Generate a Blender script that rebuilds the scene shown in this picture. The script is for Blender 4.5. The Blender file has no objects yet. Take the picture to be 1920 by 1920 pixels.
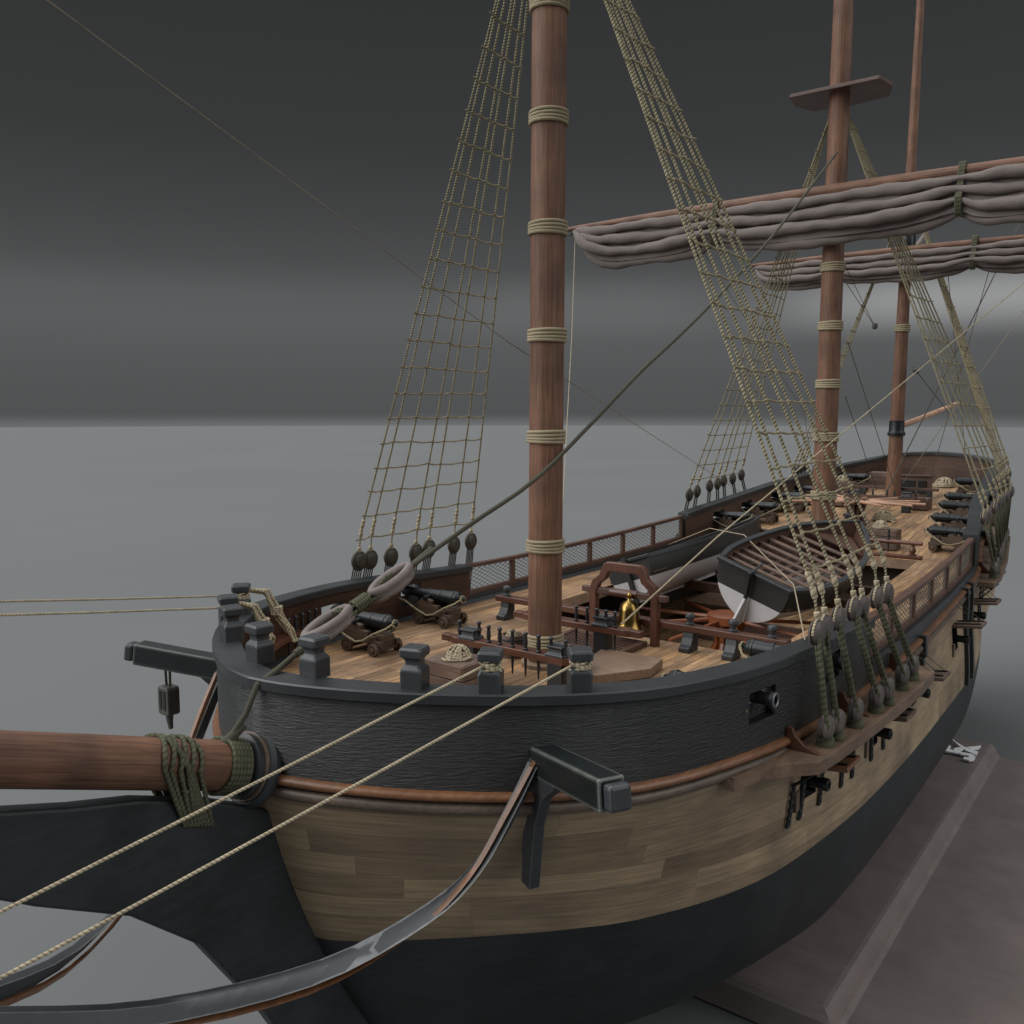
import bpy, math, random
from math import sin, cos, pi, sqrt
from mathutils import Vector, Matrix
random.seed(7)
sc = bpy.context.scene
COL = sc.collection
V = Vector

# ------------------------------------------------------------------ materials
def newmat(name):
    m = bpy.data.materials.new(name); m.use_nodes = True
    nt = m.node_tree; b = nt.nodes['Principled BSDF']
    return m, nt, b
def N(nt, t, **k):
    n = nt.nodes.new(t)
    for a, v in k.items(): setattr(n, a, v)
    return n
def ramp(nt, stops):
    r = N(nt, 'ShaderNodeValToRGB'); e = r.color_ramp.elements
    while len(e) < len(stops): e.new(0.5)
    for i, (p, c) in enumerate(stops):
        e[i].position = p; e[i].color = (c[0], c[1], c[2], 1)
    return r
def math_(nt, op, a, b=None):
    n = N(nt, 'ShaderNodeMath', operation=op)
    for i, v in enumerate((a, b)):
        if v is None: continue
        if isinstance(v, (int, float)): n.inputs[i].default_value = v
        else: nt.links.new(v, n.inputs[i])
    return n.outputs[0]
def bump(nt, b, h, strength, dist):
    n = N(nt, 'ShaderNodeBump'); n.inputs['Strength'].default_value = strength; n.inputs['Distance'].default_value = dist
    nt.links.new(h, n.inputs['Height']); nt.links.new(n.outputs[0], b.inputs['Normal'])
def mixc(nt, f, a, b, blend='MIX'):
    n = N(nt, 'ShaderNodeMix', data_type='RGBA', blend_type=blend)
    if isinstance(f, (int, float)): n.inputs[0].default_value = f
    else: nt.links.new(f, n.inputs[0])
    for k, v in ((6, a), (7, b)):
        if isinstance(v, tuple): n.inputs[k].default_value = (*v, 1)
        else: nt.links.new(v, n.inputs[k])
    return n.outputs[2]

def wood(name, dark, light, grain='X', scale=3.0, stretch=14, rough=0.55, bmp=0.25, spec=0.35, wear=None, tilt=0):
    m, nt, b = newmat(name)
    tc = N(nt, 'ShaderNodeTexCoord'); oi = N(nt, 'ShaderNodeObjectInfo')
    mp = N(nt, 'ShaderNodeMapping')
    s = [scale * stretch] * 3; s['XYZ'.index(grain)] = scale
    mp.inputs['Scale'].default_value = s
    off = N(nt, 'ShaderNodeVectorMath', operation='SCALE'); off.inputs[0].default_value = (13, 7, 5)
    nt.links.new(oi.outputs['Random'], off.inputs['Scale'])
    add = N(nt, 'ShaderNodeVectorMath', operation='ADD')
    nt.links.new(tc.outputs['Object'], add.inputs[0]); nt.links.new(off.outputs[0], add.inputs[1])
    rt = N(nt, 'ShaderNodeMapping'); rt.inputs['Rotation'].default_value = (0, tilt, 0)
    nt.links.new(add.outputs[0], rt.inputs['Vector']); nt.links.new(rt.outputs[0], mp.inputs['Vector'])
    n1 = N(nt, 'ShaderNodeTexNoise'); n1.inputs['Scale'].default_value = 1.0; n1.inputs['Detail'].default_value = 5; n1.inputs['Roughness'].default_value = .65
    nt.links.new(mp.outputs[0], n1.inputs['Vector'])
    n2 = N(nt, 'ShaderNodeTexNoise'); n2.inputs['Scale'].default_value = 1.1; n2.inputs['Detail'].default_value = 3
    nt.links.new(add.outputs[0], n2.inputs['Vector'])
    r = ramp(nt, [(0.28, dark), (0.72, light)])
    nt.links.new(n1.outputs['Fac'], r.inputs[0])
    r2 = ramp(nt, [(0.3, (.68, .68, .7)), (0.7, (1.15, 1.12, 1.08))])
    nt.links.new(n2.outputs['Fac'], r2.inputs[0])
    c = mixc(nt, 1.0, r.outputs[0], r2.outputs[0], 'MULTIPLY')
    if wear:
        g = N(nt, 'ShaderNodeNewGeometry')
        rr = ramp(nt, [(0.52, (0, 0, 0)), (0.62, (1, 1, 1))]); nt.links.new(g.outputs['Pointiness'], rr.inputs[0])
        c = mixc(nt, rr.outputs[0], c, wear)
    nt.links.new(c, b.inputs['Base Color'])
    b.inputs['Roughness'].default_value = rough; b.inputs['Specular IOR Level'].default_value = spec
    bump(nt, b, n1.outputs['Fac'], bmp, 0.02)
    return m

def planks(name, palette, width, length, seam=(.02, .014, .01), rough=.5, su=1.0, tint=None, seamw=.035, grainmul=1.0):
    """planks laid out by UV: u along, v across (scene units)"""
    m, nt, b = newmat(name)
    uv = N(nt, 'ShaderNodeUVMap'); sp = N(nt, 'ShaderNodeSeparateXYZ'); nt.links.new(uv.outputs[0], sp.inputs[0])
    row = math_(nt, 'DIVIDE', sp.outputs[1], width); rf = math_(nt, 'FLOOR', row)
    wn = N(nt, 'ShaderNodeTexWhiteNoise', noise_dimensions='1D'); nt.links.new(rf, wn.inputs['W'])
    col = math_(nt, 'ADD', math_(nt, 'DIVIDE', sp.outputs[0], length), math_(nt, 'MULTIPLY', wn.outputs['Value'], 7.3))
    cf = math_(nt, 'FLOOR', col)
    w2 = N(nt, 'ShaderNodeTexWhiteNoise', noise_dimensions='2D')
    cb = N(nt, 'ShaderNodeCombineXYZ'); nt.links.new(rf, cb.inputs[0]); nt.links.new(cf, cb.inputs[1]); nt.links.new(cb.outputs[0], w2.inputs['Vector'])
    k = len(palette); r = ramp(nt, [(i / (k - 1), c) for i, c in enumerate(palette)])
    nt.links.new(w2.outputs['Value'], r.inputs[0])
    g = N(nt, 'ShaderNodeTexNoise'); g.inputs['Detail'].default_value = 6; g.inputs['Roughness'].default_value = .7; g.inputs['Scale'].default_value = 1
    cb2 = N(nt, 'ShaderNodeCombineXYZ')
    nt.links.new(math_(nt, 'MULTIPLY', sp.outputs[0], 1.1 * su), cb2.inputs[0]); nt.links.new(math_(nt, 'MULTIPLY', sp.outputs[1], 13 * su), cb2.inputs[1])
    nt.links.new(math_(nt, 'MULTIPLY', w2.outputs['Value'], 31), cb2.inputs[2]); nt.links.new(cb2.outputs[0], g.inputs['Vector'])
    lo = 1 - .62 * grainmul; hi = 1 + .42 * grainmul
    r2 = ramp(nt, [(.3, (lo, lo, lo)), (.72, (hi, hi * .97, hi * .93))]); nt.links.new(g.outputs['Fac'], r2.inputs[0])
    c = mixc(nt, 1.0, r.outputs[0], r2.outputs[0], 'MULTIPLY')
    big = N(nt, 'ShaderNodeTexNoise'); big.inputs['Scale'].default_value = .45; big.inputs['Detail'].default_value = 3
    nt.links.new(uv.outputs[0], big.inputs['Vector'])
    r3 = ramp(nt, [(.35, (.7, .68, .68)), (.65, (1.12, 1.1, 1.05))]); nt.links.new(big.outputs['Fac'], r3.inputs[0])
    c = mixc(nt, 1.0, c, r3.outputs[0], 'MULTIPLY')
    fr = math_(nt, 'FRACT', row); d = math_(nt, 'MINIMUM', fr, math_(nt, 'SUBTRACT', 1.0, fr))
    s1 = math_(nt, 'LESS_THAN', d, seamw)
    fc = math_(nt, 'FRACT', col); s2 = math_(nt, 'LESS_THAN', fc, seamw * width / length)
    s = math_(nt, 'MAXIMUM', s1, s2)
    c = mixc(nt, math_(nt, 'MULTIPLY', s, .75), c, seam)
    nt.links.new(c, b.inputs['Base Color']); b.inputs['Roughness'].default_value = rough; b.inputs['Specular IOR Level'].default_value = .35
    h = math_(nt, 'SUBTRACT', math_(nt, 'MULTIPLY', g.outputs['Fac'], .5), s)
    bump(nt, b, h, .35, .02)
    return m

def paint(name, col, rough=.5, streak=(1, 1, 8), scale=6, bmp=.3, spec=.5, var=.35, metal=0, wear=None, dist=.02, wr=.03):
    m, nt, b = newmat(name)
    tc = N(nt, 'ShaderNodeTexCoord'); mp = N(nt, 'ShaderNodeMapping'); mp.inputs['Scale'].default_value = [s * scale for s in streak]
    nt.links.new(tc.outputs['Object'], mp.inputs[0])
    n = N(nt, 'ShaderNodeTexNoise'); n.inputs['Scale'].default_value = 1; n.inputs['Detail'].default_value = 5; n.inputs['Roughness'].default_value = .7
    nt.links.new(mp.outputs[0], n.inputs['Vector'])
    n2 = N(nt, 'ShaderNodeTexNoise'); n2.inputs['Scale'].default_value = .9; n2.inputs['Detail'].default_value = 4
    nt.links.new(tc.outputs['Object'], n2.inputs['Vector'])
    mx = math_(nt, 'ADD', math_(nt, 'MULTIPLY', n.outputs['Fac'], .5), math_(nt, 'MULTIPLY', n2.outputs['Fac'], .5))
    a = tuple(x * (1 - var) for x in col); c2 = tuple(min(1, x * (1 + var)) for x in col)
    r = ramp(nt, [(.35, a), (.65, c2)]); nt.links.new(mx, r.inputs[0])
    c = r.outputs[0]
    if wear:
        g = N(nt, 'ShaderNodeNewGeometry'); bv = N(nt, 'ShaderNodeBevel', samples=4); bv.inputs['Radius'].default_value = wr
        dt = N(nt, 'ShaderNodeVectorMath', operation='DOT_PRODUCT'); nt.links.new(g.outputs['True Normal'], dt.inputs[0]); nt.links.new(bv.outputs[0], dt.inputs[1])
        rr = ramp(nt, [(0.3, (1, 1, 1)), (.97, (0, 0, 0))]); nt.links.new(math_(nt, 'MULTIPLY', math_(nt, 'SUBTRACT', dt.outputs['Value'], .7), 3.33), rr.inputs[0])
        c = mixc(nt, math_(nt, 'MULTIPLY', rr.outputs[0], math_(nt, 'ADD', n.outputs['Fac'], .15)), c, wear)
    nt.links.new(c, b.inputs['Base Color'])
    rr2 = N(nt, 'ShaderNodeMapRange'); rr2.inputs[3].default_value = rough - .1; rr2.inputs[4].default_value = rough + .12
    nt.links.new(n2.outputs['Fac'], rr2.inputs[0]); nt.links.new(rr2.outputs[0], b.inputs['Roughness'])
    b.inputs['Specular IOR Level'].default_value = spec; b.inputs['Metallic'].default_value = metal
    if bmp: bump(nt, b, n.outputs['Fac'], bmp, dist)
    return m

def rope(name, col, dark, strands=1.0, rough=.85, duty=.0, str_=.9):
    m, nt, b = newmat(name)
    uv = N(nt, 'ShaderNodeUVMap'); sp = N(nt, 'ShaderNodeSeparateXYZ'); nt.links.new(uv.outputs[0], sp.inputs[0])
    t = math_(nt, 'SUBTRACT', sp.outputs[1], math_(nt, 'MULTIPLY', sp.outputs[0], strands))
    s = math_(nt, 'ABSOLUTE', math_(nt, 'SINE', math_(nt, 'MULTIPLY', t, pi)))
    r = ramp(nt, [(.05 + duty, dark), (.45 + duty, tuple((x * .75 + y * .25) for x, y in zip(col, dark))), (.85, col)])
    nt.links.new(s, r.inputs[0])
    n = N(nt, 'ShaderNodeTexNoise'); n.inputs['Scale'].default_value = 5; tc = N(nt, 'ShaderNodeTexCoord'); nt.links.new(tc.outputs['Object'], n.inputs['Vector'])
    r2 = ramp(nt, [(.3, (.75, .75, .75)), (.7, (1.1, 1.1, 1.1))]); nt.links.new(n.outputs['Fac'], r2.inputs[0])
    nt.links.new(mixc(nt, 1.0, r.outputs[0], r2.outputs[0], 'MULTIPLY'), b.inputs['Base Color'])
    b.inputs['Roughness'].default_value = rough; b.inputs['Specular IOR Level'].default_value = .2
    bump(nt, b, s, str_, .03)
    return m

M = {}
M['deck'] = planks('deck_planks', [(.19, .115, .063), (.37, .24, .145), (.27, .17, .095), (.46, .295, .165), (.31, .21, .13), (.42, .245, .12)], .27, 3.4, rough=.48)
M['hullplank'] = planks('hull_planks', [(.165, .122, .08), (.295, .228, .152), (.21, .16, .108), (.37, .288, .19), (.25, .193, .132)], .46, 3.6, seam=(.13, .105, .075), rough=.6, grainmul=.6, seamw=.016)
M['walnut'] = planks('walnut_lining', [(.042, .020, .013), (.055, .027, .017), (.036, .017, .011)], .5, 5.0, rough=.45, seam=(.012, .008, .006), grainmul=.6)
M['stern_panel'] = planks('stern_panelling', [(.075, .045, .032), (.095, .058, .042), (.06, .036, .026)], .9, 2.2, rough=.5, seam=(.05, .03, .022), grainmul=.6, seamw=.006)
M['blackhull'] = paint('black_hull_paint', (.0095, .0105, .011), rough=.35, streak=(1.2, 1.2, 9), scale=3.2, bmp=.8, spec=.6, var=.35, dist=.07)
M['blackbottom'] = paint('black_bottom_paint', (.0125, .015, .0165), rough=.55, streak=(.6, .6, 3), scale=3, bmp=.25, spec=.4, var=.5)
M['cap'] = paint('grey_black_rail_paint', (.0175, .0205, .0225), rough=.42, streak=(1, 1, 8), scale=4, bmp=.12, spec=.5, var=.25)
M['post'] = paint('grey_black_post_paint', (.020, .023, .026), rough=.45, streak=(1, 1, 1), scale=8, bmp=.12, spec=.5, var=.25, wear=(.2, .21, .215))
M['cathead'] = paint('dark_green_black_paint', (.006, .0095, .0095), rough=.36, streak=(1, 1, 1), scale=3, bmp=.06, spec=.5, var=.3, wear=(.34, .36, .32), wr=.09)
M['iron'] = paint('black_iron', (.020, .022, .024), rough=.36, streak=(1, 1, 1), scale=12, bmp=.12, spec=.5, var=.3, metal=.55)
M['pin'] = paint('black_pin', (.016, .018, .021), rough=.38, streak=(1, 1, 1), scale=10, bmp=.05, spec=.5, var=.25)
M['brass'] = paint('polished_brass', (.30, .195, .06), rough=.22, streak=(1, 1, 1), scale=8, bmp=.03, var=.25, metal=1.0)
M['white'] = paint('white_boat_paint', (.42, .41, .41), rough=.5, streak=(1, 1, 3), scale=3, bmp=.05, var=.08)
M['boatblack'] = paint('black_boat_paint', (.015, .015, .014), rough=.55, streak=(.8, .8, 9), scale=3, bmp=.3, var=.6)
M['steel'] = paint('bare_steel', (.45, .46, .47), rough=.3, streak=(1, 1, 1), scale=8, bmp=.03, var=.15, metal=1.0)
M['worniron'] = paint('worn_iron', (.20, .205, .21), rough=.35, streak=(1, 1, 1), scale=8, bmp=.03, var=.2, metal=.8)
M['emblem'] = paint('white_emblem', (.80, .81, .83), rough=.4, streak=(1, 1, 1), scale=8, bmp=0, var=.05)
for ax in 'XYZ':
    M['red' + ax] = wood('red_brown_wood_' + ax, (.060, .021, .012), (.115, .045, .025), ax, 2.0, 10, rough=.38, spec=.5, bmp=.1)
    M['dkred' + ax] = wood('dark_rail_wood_' + ax, (.058, .029, .020), (.105, .058, .042), ax, 2.0, 10, rough=.45, bmp=.12)
    M['mast' + ax] = wood('mast_wood_' + ax, (.082, .038, .022), (.20, .107, .068), ax, .8, 26, rough=.6, bmp=.2, spec=.3)
    M['tan' + ax] = wood('pale_plank_' + ax, (.16, .105, .07), (.28, .19, .13), ax, 2.0, 9, rough=.55, bmp=.15)
    M['crate' + ax] = wood('crate_wood_' + ax, (.085, .055, .042), (.16, .108, .082), ax, 3.0, 8, rough=.6, bmp=.2)
    M['brown' + ax] = wood('carriage_wood_' + ax, (.048, .032, .021), (.10, .068, .044), ax, 3.0, 8, rough=.5, bmp=.15)
    M['orange' + ax] = wood('orange_wood_' + ax, (.16, .045, .015), (.27, .085, .03), ax, 3.0, 8, rough=.4, spec=.5, bmp=.1)
M['sprit'] = wood('bowsprit_wood', (.066, .031, .019), (.195, .10, .062), 'X', .7, 26, rough=.6, bmp=.2, spec=.3, tilt=-.337)
M['mould'] = wood('moulding_wood', (.115, .048, .020), (.215, .098, .044), 'X', 1.2, 10, rough=.42, spec=.5, bmp=.15)
M['mould2'] = wood('lower_moulding_wood', (.07, .05, .038), (.13, .095, .072), 'X', 1.2, 10, rough=.45, spec=.5, bmp=.15)
M['channel'] = wood('channel_wood', (.10, .064, .042), (.18, .122, .084), 'X', 1.4, 9, rough=.5, bmp=.12)
M['deadeye'] = wood('deadeye_wood', (.055, .045, .041), (.115, .096, .09), 'Z', 3, 4, rough=.6, bmp=.2)
M['deadeyedk'] = wood('dark_deadeye_wood', (.028, .024, .018), (.06, .05, .036), 'Z', 3, 4, rough=.5, bmp=.2)
M['heart'] = wood('heart_wood', (.12, .10, .092), (.19, .16, .15), 'X', 3, 4, rough=.6, bmp=.15)
M['pole'] = wood('pale_pole_wood', (.33, .19, .12), (.50, .31, .21), 'X', 2, 6, rough=.5, bmp=.1)
M['block'] = paint('dark_block_wood', (.05, .05, .042), rough=.55, streak=(1, 1, 4), scale=6, bmp=.15, var=.3, wear=(.13, .13, .11))
M['stand'] = paint('stand_wood', (.150, .124, .116), rough=.5, streak=(6, .5, 6), scale=1.5, bmp=.06, spec=.4, var=.16)
M['sail'] = paint('furled_canvas', (.155, .131, .121), rough=.85, streak=(2.5, .5, 2.5), scale=3, bmp=.5, spec=.15, var=.16, dist=.06)
M['rope'] = rope('tan_rope', (.30, .255, .165), (.13, .108, .065), str_=.6)
M['band'] = paint('smooth_lashing_rope', (.26, .22, .145), rough=.85, bmp=.1, spec=.2, var=.2)
M['staydk'] = paint('smooth_dark_stay', (.058, .055, .04), rough=.8, bmp=.1, spec=.2, var=.2)
M['ropelite'] = rope('pale_rope', (.40, .34, .235), (.15, .125, .08), str_=.4)
M['shroud'] = rope('tarred_shroud_rope', (.30, .265, .17), (.022, .021, .015), duty=.1, str_=.35)
M['olive'] = rope('olive_lanyard_rope', (.088, .088, .055), (.040, .041, .027), str_=.3)
M['lanyarddk'] = rope('black_lanyard_rope', (.04, .037, .028), (.02, .018, .013), str_=.3)
M['olivedk'] = rope('dark_olive_rope', (.075, .072, .05), (.042, .04, .028), str_=.4)
M['thin'] = rope('thin_line', (.22, .19, .14), (.10, .085, .06), str_=.2)
M['thindk'] = rope('thin_dark_line', (.09, .085, .07), (.05, .045, .035), str_=.2)
M['net'] = paint('net_cord', (.075, .065, .05), rough=.8, bmp=0)
M['recess_shade'] = paint('painted_recess_shade', (.006, .005, .005), rough=.8, bmp=0)  # near-black colour stands in for the shade inside recesses and gaps
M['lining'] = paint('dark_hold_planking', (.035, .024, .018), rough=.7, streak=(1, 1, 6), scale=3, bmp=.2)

# ------------------------------------------------------------------ mesh builder
class MB:
    def __init__(s): s.v = []; s.f = []; s.uv = []; s.sm = []
    def add(s, vs, fs, uvs=None, smooth=False):
        o = len(s.v); s.v += [tuple(p) for p in vs]
        for i, f in enumerate(fs):
            s.f.append([o + k for k in f]); s.sm.append(smooth)
            s.uv.append(uvs[i] if uvs else [(vs[k][0], vs[k][1]) for k in f])
    def hexa(s, p):  # 8 points: bottom loop 0-3 ccw, top 4-7
        s.add(p, [(3, 2, 1, 0), (4, 5, 6, 7), (0, 1, 5, 4), (1, 2, 6, 5), (2, 3, 7, 6), (3, 0, 4, 7)])
        return s
    def box(s, c, d, mat=None):
        x, y, z = d[0] / 2, d[1] / 2, d[2] / 2
        p = [V((a, b, e)) for e in (-z, z) for a, b in ((-x, -y), (x, -y), (x, y), (-x, y))]
        if mat: p = [mat @ q for q in p]
        return s.hexa([q + V(c) for q in p])
    def bb(s, x0, x1, y0, y1, z0, z1):
        return s.box(((x0 + x1) / 2, (y0 + y1) / 2, (z0 + z1) / 2), (x1 - x0, y1 - y0, z1 - z0))
    def beam(s, a, b, w, h, up=V((0, 0, 1))):
        a, b = V(a), V(b); d = (b - a).normalized(); r = d.cross(up).normalized(); u = r.cross(d)
        p = []
        for uu in (-h / 2, h / 2):
            for q, rr in ((a, -w / 2), (a, w / 2), (b, w / 2), (b, -w / 2)): p.append(q + r * rr + u * uu)
        # order so that loop is ccw from above
        return s.hexa([p[0], p[1], p[2], p[3], p[4], p[5], p[6], p[7]])
    def tube(s, path, r, n=8, cap=True, closed=False, vs=None):
        P = [V(p) for p in path]; k = len(P)
        R = r if isinstance(r, (list, tuple)) else [r] * k
        T = []
        for i in range(k):
            a = P[(i - 1) % k] if (i > 0 or closed) else P[i]; b = P[(i + 1) % k] if (i < k - 1 or closed) else P[i]
            d = (b - a); T.append(d.normalized() if d.length > 1e-9 else V((0, 0, 1)))
        u = T[0].orthogonal().normalized(); vs_ = []; us = []; L = 0
        if abs(T[0].z) < .9: u = T[0].cross(V((0, 0, 1))).normalized()
        for i in range(k):
            if i: L += (P[i] - P[i - 1]).length
            u = (u - T[i] * u.dot(T[i])); u = u.normalized() if u.length > 1e-6 else T[i].orthogonal().normalized()
            w = T[i].cross(u); us.append(L)
            for j in range(n):
                a = 2 * pi * j / n; vs_.append(P[i] + (u * cos(a) + w * sin(a)) * R[i])
        fs = []; uvs = []; sc_ = vs or 1 / (2.7 * max(.001, sum(R) / k))
        rng = range(k if closed else k - 1)
        for i in rng:
            i2 = (i + 1) % k; l0 = us[i] * sc_; l1 = (us[i2] if i2 else L + (P[0] - P[-1]).length) * sc_
            for j in range(n):
                j2 = (j + 1) % n
                fs.append((i * n + j, i * n + j2, i2 * n + j2, i2 * n + j))
                uvs.append([(j / n, l0), ((j + 1) / n, l0), ((j + 1) / n, l1), (j / n, l1)])
        s.add(vs_, fs, uvs, True)
        if cap and not closed:
            o = len(s.v) - len(vs_)
            s.f.append([o + j for j in range(n)][::-1]); s.sm.append(False); s.uv.append([(0, 0)] * n)
            s.f.append([o + (k - 1) * n + j for j in range(n)]); s.sm.append(False); s.uv.append([(0, 0)] * n)
        return s
    def lathe(s, prof, o=(0, 0, 0), ax=(0, 0, 1), n=20):
        ax = V(ax).normalized(); u = ax.orthogonal().normalized(); w = ax.cross(u); o = V(o)
        vs_ = []; k = len(prof)
        for t, r in prof:
            for j in range(n):
                a = 2 * pi * j / n; vs_.append(o + ax * t + (u * cos(a) + w * sin(a)) * max(r, 1e-4))
        fs = []; uvs = []
        for i in range(k - 1):
            for j in range(n):
                j2 = (j + 1) % n; fs.append((i * n + j, i * n + j2, (i + 1) * n + j2, (i + 1) * n + j))
                uvs.append([(j / n * 6, prof[i][0]), ((j + 1) / n * 6, prof[i][0]), ((j + 1) / n * 6, prof[i + 1][0]), (j / n * 6, prof[i + 1][0])])
        fs.append(tuple(range(n))[::-1]); uvs.append([(0, 0)] * n); fs.append(tuple((k - 1) * n + j for j in range(n))); uvs.append([(0, 0)] * n)
        s.add(vs_, fs, uvs, True); return s
    def prism(s, poly, d, o=(0, 0, 0), ex=(1, 0, 0), ey=(0, 0, 1)):
        """polygon in plane (ex,ey) extruded by vector d"""
        ex, ey, o, d = V(ex), V(ey), V(o), V(d); n = len(poly)
        a = [o + ex * x + ey * y for x, y in poly]; b = [p + d for p in a]
        area = sum(poly[i][0] * poly[(i + 1) % n][1] - poly[(i + 1) % n][0] * poly[i][1] for i in range(n))
        if (ex.cross(ey).dot(d) > 0) == (area > 0): a, b = a, b
        else: a, b = b, a
        fs = [tuple(range(n))[::-1], tuple(range(n, 2 * n))] + [(i, (i + 1) % n, n + (i + 1) % n, n + i) for i in range(n)]
        if area < 0:
            fs = [f[::-1] for f in fs]
        s.add(a + b, fs); return s
    def grid(s, rows, uvf=None, flip=False, smooth=True, skip=None):
        h = len(rows); w = len(rows[0]); vs_ = [p for r in rows for p in r]; fs = []; uvs = []
        for i in range(h - 1):
            for j in range(w - 1):
                if skip and skip(i, j): continue
                f = (i * w + j, i * w + j + 1, (i + 1) * w + j + 1, (i + 1) * w + j)
                if flip: f = f[::-1]
                fs.append(f)
                if uvf:
                    q = [(i, j), (i, j + 1), (i + 1, j + 1), (i + 1, j)]
                    if flip: q = q[::-1]
                    uvs.append([uvf(a, b) for a, b in q])
        s.add(vs_, fs, uvs if uvf else None, smooth); return s
    def build(s, name, mat, parent=None, loc=None, bevel=0, ang=40, local=False):
        """vertices are world coordinates unless local; origin goes to loc (default: centre of base)"""
        me = bpy.data.meshes.new(name)
        if loc is None:
            if parent is not None: loc = V((0, 0, 0))
            else:
                xs, ys, zs = zip(*s.v); loc = V(((min(xs) + max(xs)) / 2, (min(ys) + max(ys)) / 2, min(zs)))
        off = V(loc)
        if parent is not None and not local: off = V(WORLD[parent.name])
        vv = [(p[0] - off.x, p[1] - off.y, p[2] - off.z) for p in s.v]
        me.from_pydata(vv, [], s.f)
        ul = me.uv_layers.new(name='UVMap'); i = 0
        for u in s.uv:
            for q in u: ul.data[i].uv = q; i += 1
        me.polygons.foreach_set('use_smooth', s.sm); me.update()
        if any(s.sm): me.set_sharp_from_angle(angle=math.radians(ang))
        me.materials.append(mat)
        o = bpy.data.objects.new(name, me); COL.objects.link(o)
        if parent is not None: o.parent = parent; WORLD[o.name] = tuple(off) if not local else (0, 0, 0)
        else: o.location = off; WORLD[o.name] = tuple(off)
        if bevel:
            b = o.modifiers.new('bevel', 'BEVEL'); b.width = bevel; b.segments = 2; b.limit_method = 'ANGLE'; b.angle_limit = math.radians(40)
        return o
WORLD = {}
def build_each(mb, *a, **k):
    """one object for every connected piece of the mesh builder"""
    par = list(range(len(mb.v)))
    def find(i):
        while par[i] != i: par[i] = par[par[i]]; i = par[i]
        return i
    for f in mb.f:
        r = find(f[0])
        for q in f[1:]: par[find(q)] = r
    groups = {}
    for i, f in enumerate(mb.f): groups.setdefault(find(f[0]), []).append(i)
    out = []
    for fs in groups.values():
        n = MB(); mp = {}
        for i in fs:
            f = []
            for q in mb.f[i]:
                if q not in mp: mp[q] = len(n.v); n.v.append(mb.v[q])
                f.append(mp[q])
            n.f.append(f); n.uv.append(mb.uv[i]); n.sm.append(mb.sm[i])
        out.append(n.build(*a, **k))
    return out
def tag(o, label, cat, group=None):
    o['label'] = label; o['category'] = cat
    if group: o['group'] = group
    return o
def thing(name, label, cat, loc=(0, 0, 0), group=None):
    o = bpy.data.objects.new(name, None); o.empty_display_size = .2; COL.objects.link(o); o.location = loc; WORLD[o.name] = tuple(loc)
    return tag(o, label, cat, group)
def dup(root, loc, rz=0, label=None, sx=1):
    r = root.copy(); COL.objects.link(r); r.location = loc; r.rotation_euler = (0, 0, rz)
    if label: r['label'] = label
    for ch in root.children:
        c = ch.copy(); COL.objects.link(c); c.parent = r
        for g in ch.children:
            d = g.copy(); COL.objects.link(d); d.parent = c
    return r
def lerp_tab(tab, x):
    if x <= tab[0][0]: return tab[0][1]
    for (a, b), (c, d) in zip(tab, tab[1:]):
        if x <= c: return b + (d - b) * (x - a) / (c - a)
    return tab[-1][1]
def smooth_tab(tab, x):
    """catmull-rom interpolation"""
    if x <= tab[0][0]: return tab[0][1]
    if x >= tab[-1][0]: return tab[-1][1]
    for i in range(len(tab) - 1):
        if x <= tab[i + 1][0]: break
    x0, y0 = tab[i]; x1, y1 = tab[i + 1]; h = x1 - x0; t = (x - x0) / h
    def sl(k):
        if k == 0: return (tab[1][1] - tab[0][1]) / (tab[1][0] - tab[0][0])
        if k == len(tab) - 1: return (tab[-1][1] - tab[-2][1]) / (tab[-1][0] - tab[-2][0])
        return (tab[k + 1][1] - tab[k - 1][1]) / (tab[k + 1][0] - tab[k - 1][0])
    m0, m1 = sl(i) * h, sl(i + 1) * h
    return (2*t**3 - 3*t*t + 1) * y0 + (t**3 - 2*t*t + t) * m0 + (-2*t**3 + 3*t*t) * y1 + (t**3 - t*t) * m1

# ------------------------------------------------------------------ ship lines  (X aft, Y starboard, Z up; foremast foot at the origin)
HB = [(-8.28, 0), (-8.22, .45), (-8.05, .98), (-7.65, 1.82), (-7, 2.84), (-6, 4.02), (-5, 4.85), (-4, 5.4), (-2, 5.97), (0, 6.2), (4.3, 6.28), (10, 6.2), (18, 5.95), (20, 5.77), (22, 5.46), (24, 5.14), (26, 4.93), (30, 4.48), (34, 4.05), (37, 3.72), (38, 3.5), (38.7, 3.1), (39.1, 2.4), (39.3, 1.3), (39.35, 0)]
HM = [(-8.28, 0), (-8.22, .3), (-8.05, .62), (-7.65, 1.15), (-7, 1.85), (-6, 2.85), (-5, 3.75), (-4, 4.5), (-2, 5.45), (0, 5.95), (4.3, 6.32), (10, 6.4), (18, 6.18), (20, 5.97), (22, 5.72), (24, 5.45), (26, 5.2), (30, 4.9), (34, 4.3), (37, 3.8), (38, 3.55), (38.7, 3.1), (39.1, 2.4), (39.3, 1.3), (39.35, 0)]
SX = [h[0] for h in HB]
RAIL = [(-8.4, 1.72), (-4, 1.53), (0, 1.40), (4.3, 1.19), (10, 1.18), (18, 1.44), (18.6, 1.56), (20, 1.73), (22, 1.97), (24, 2.22), (26, 2.43), (28, 2.59), (30, 2.74), (34, 3.02), (37, 3.14), (40, 3.25)]
DECK = [(-8.4, .14), (-4, .04), (0, 0), (5, 0), (10, .02), (14, .06), (18, .2), (20, .35), (22, .58), (24, .82), (26, 1.02), (28, 1.18), (30, 1.33), (34, 1.6), (37, 1.75), (40, 1.9)]
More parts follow.
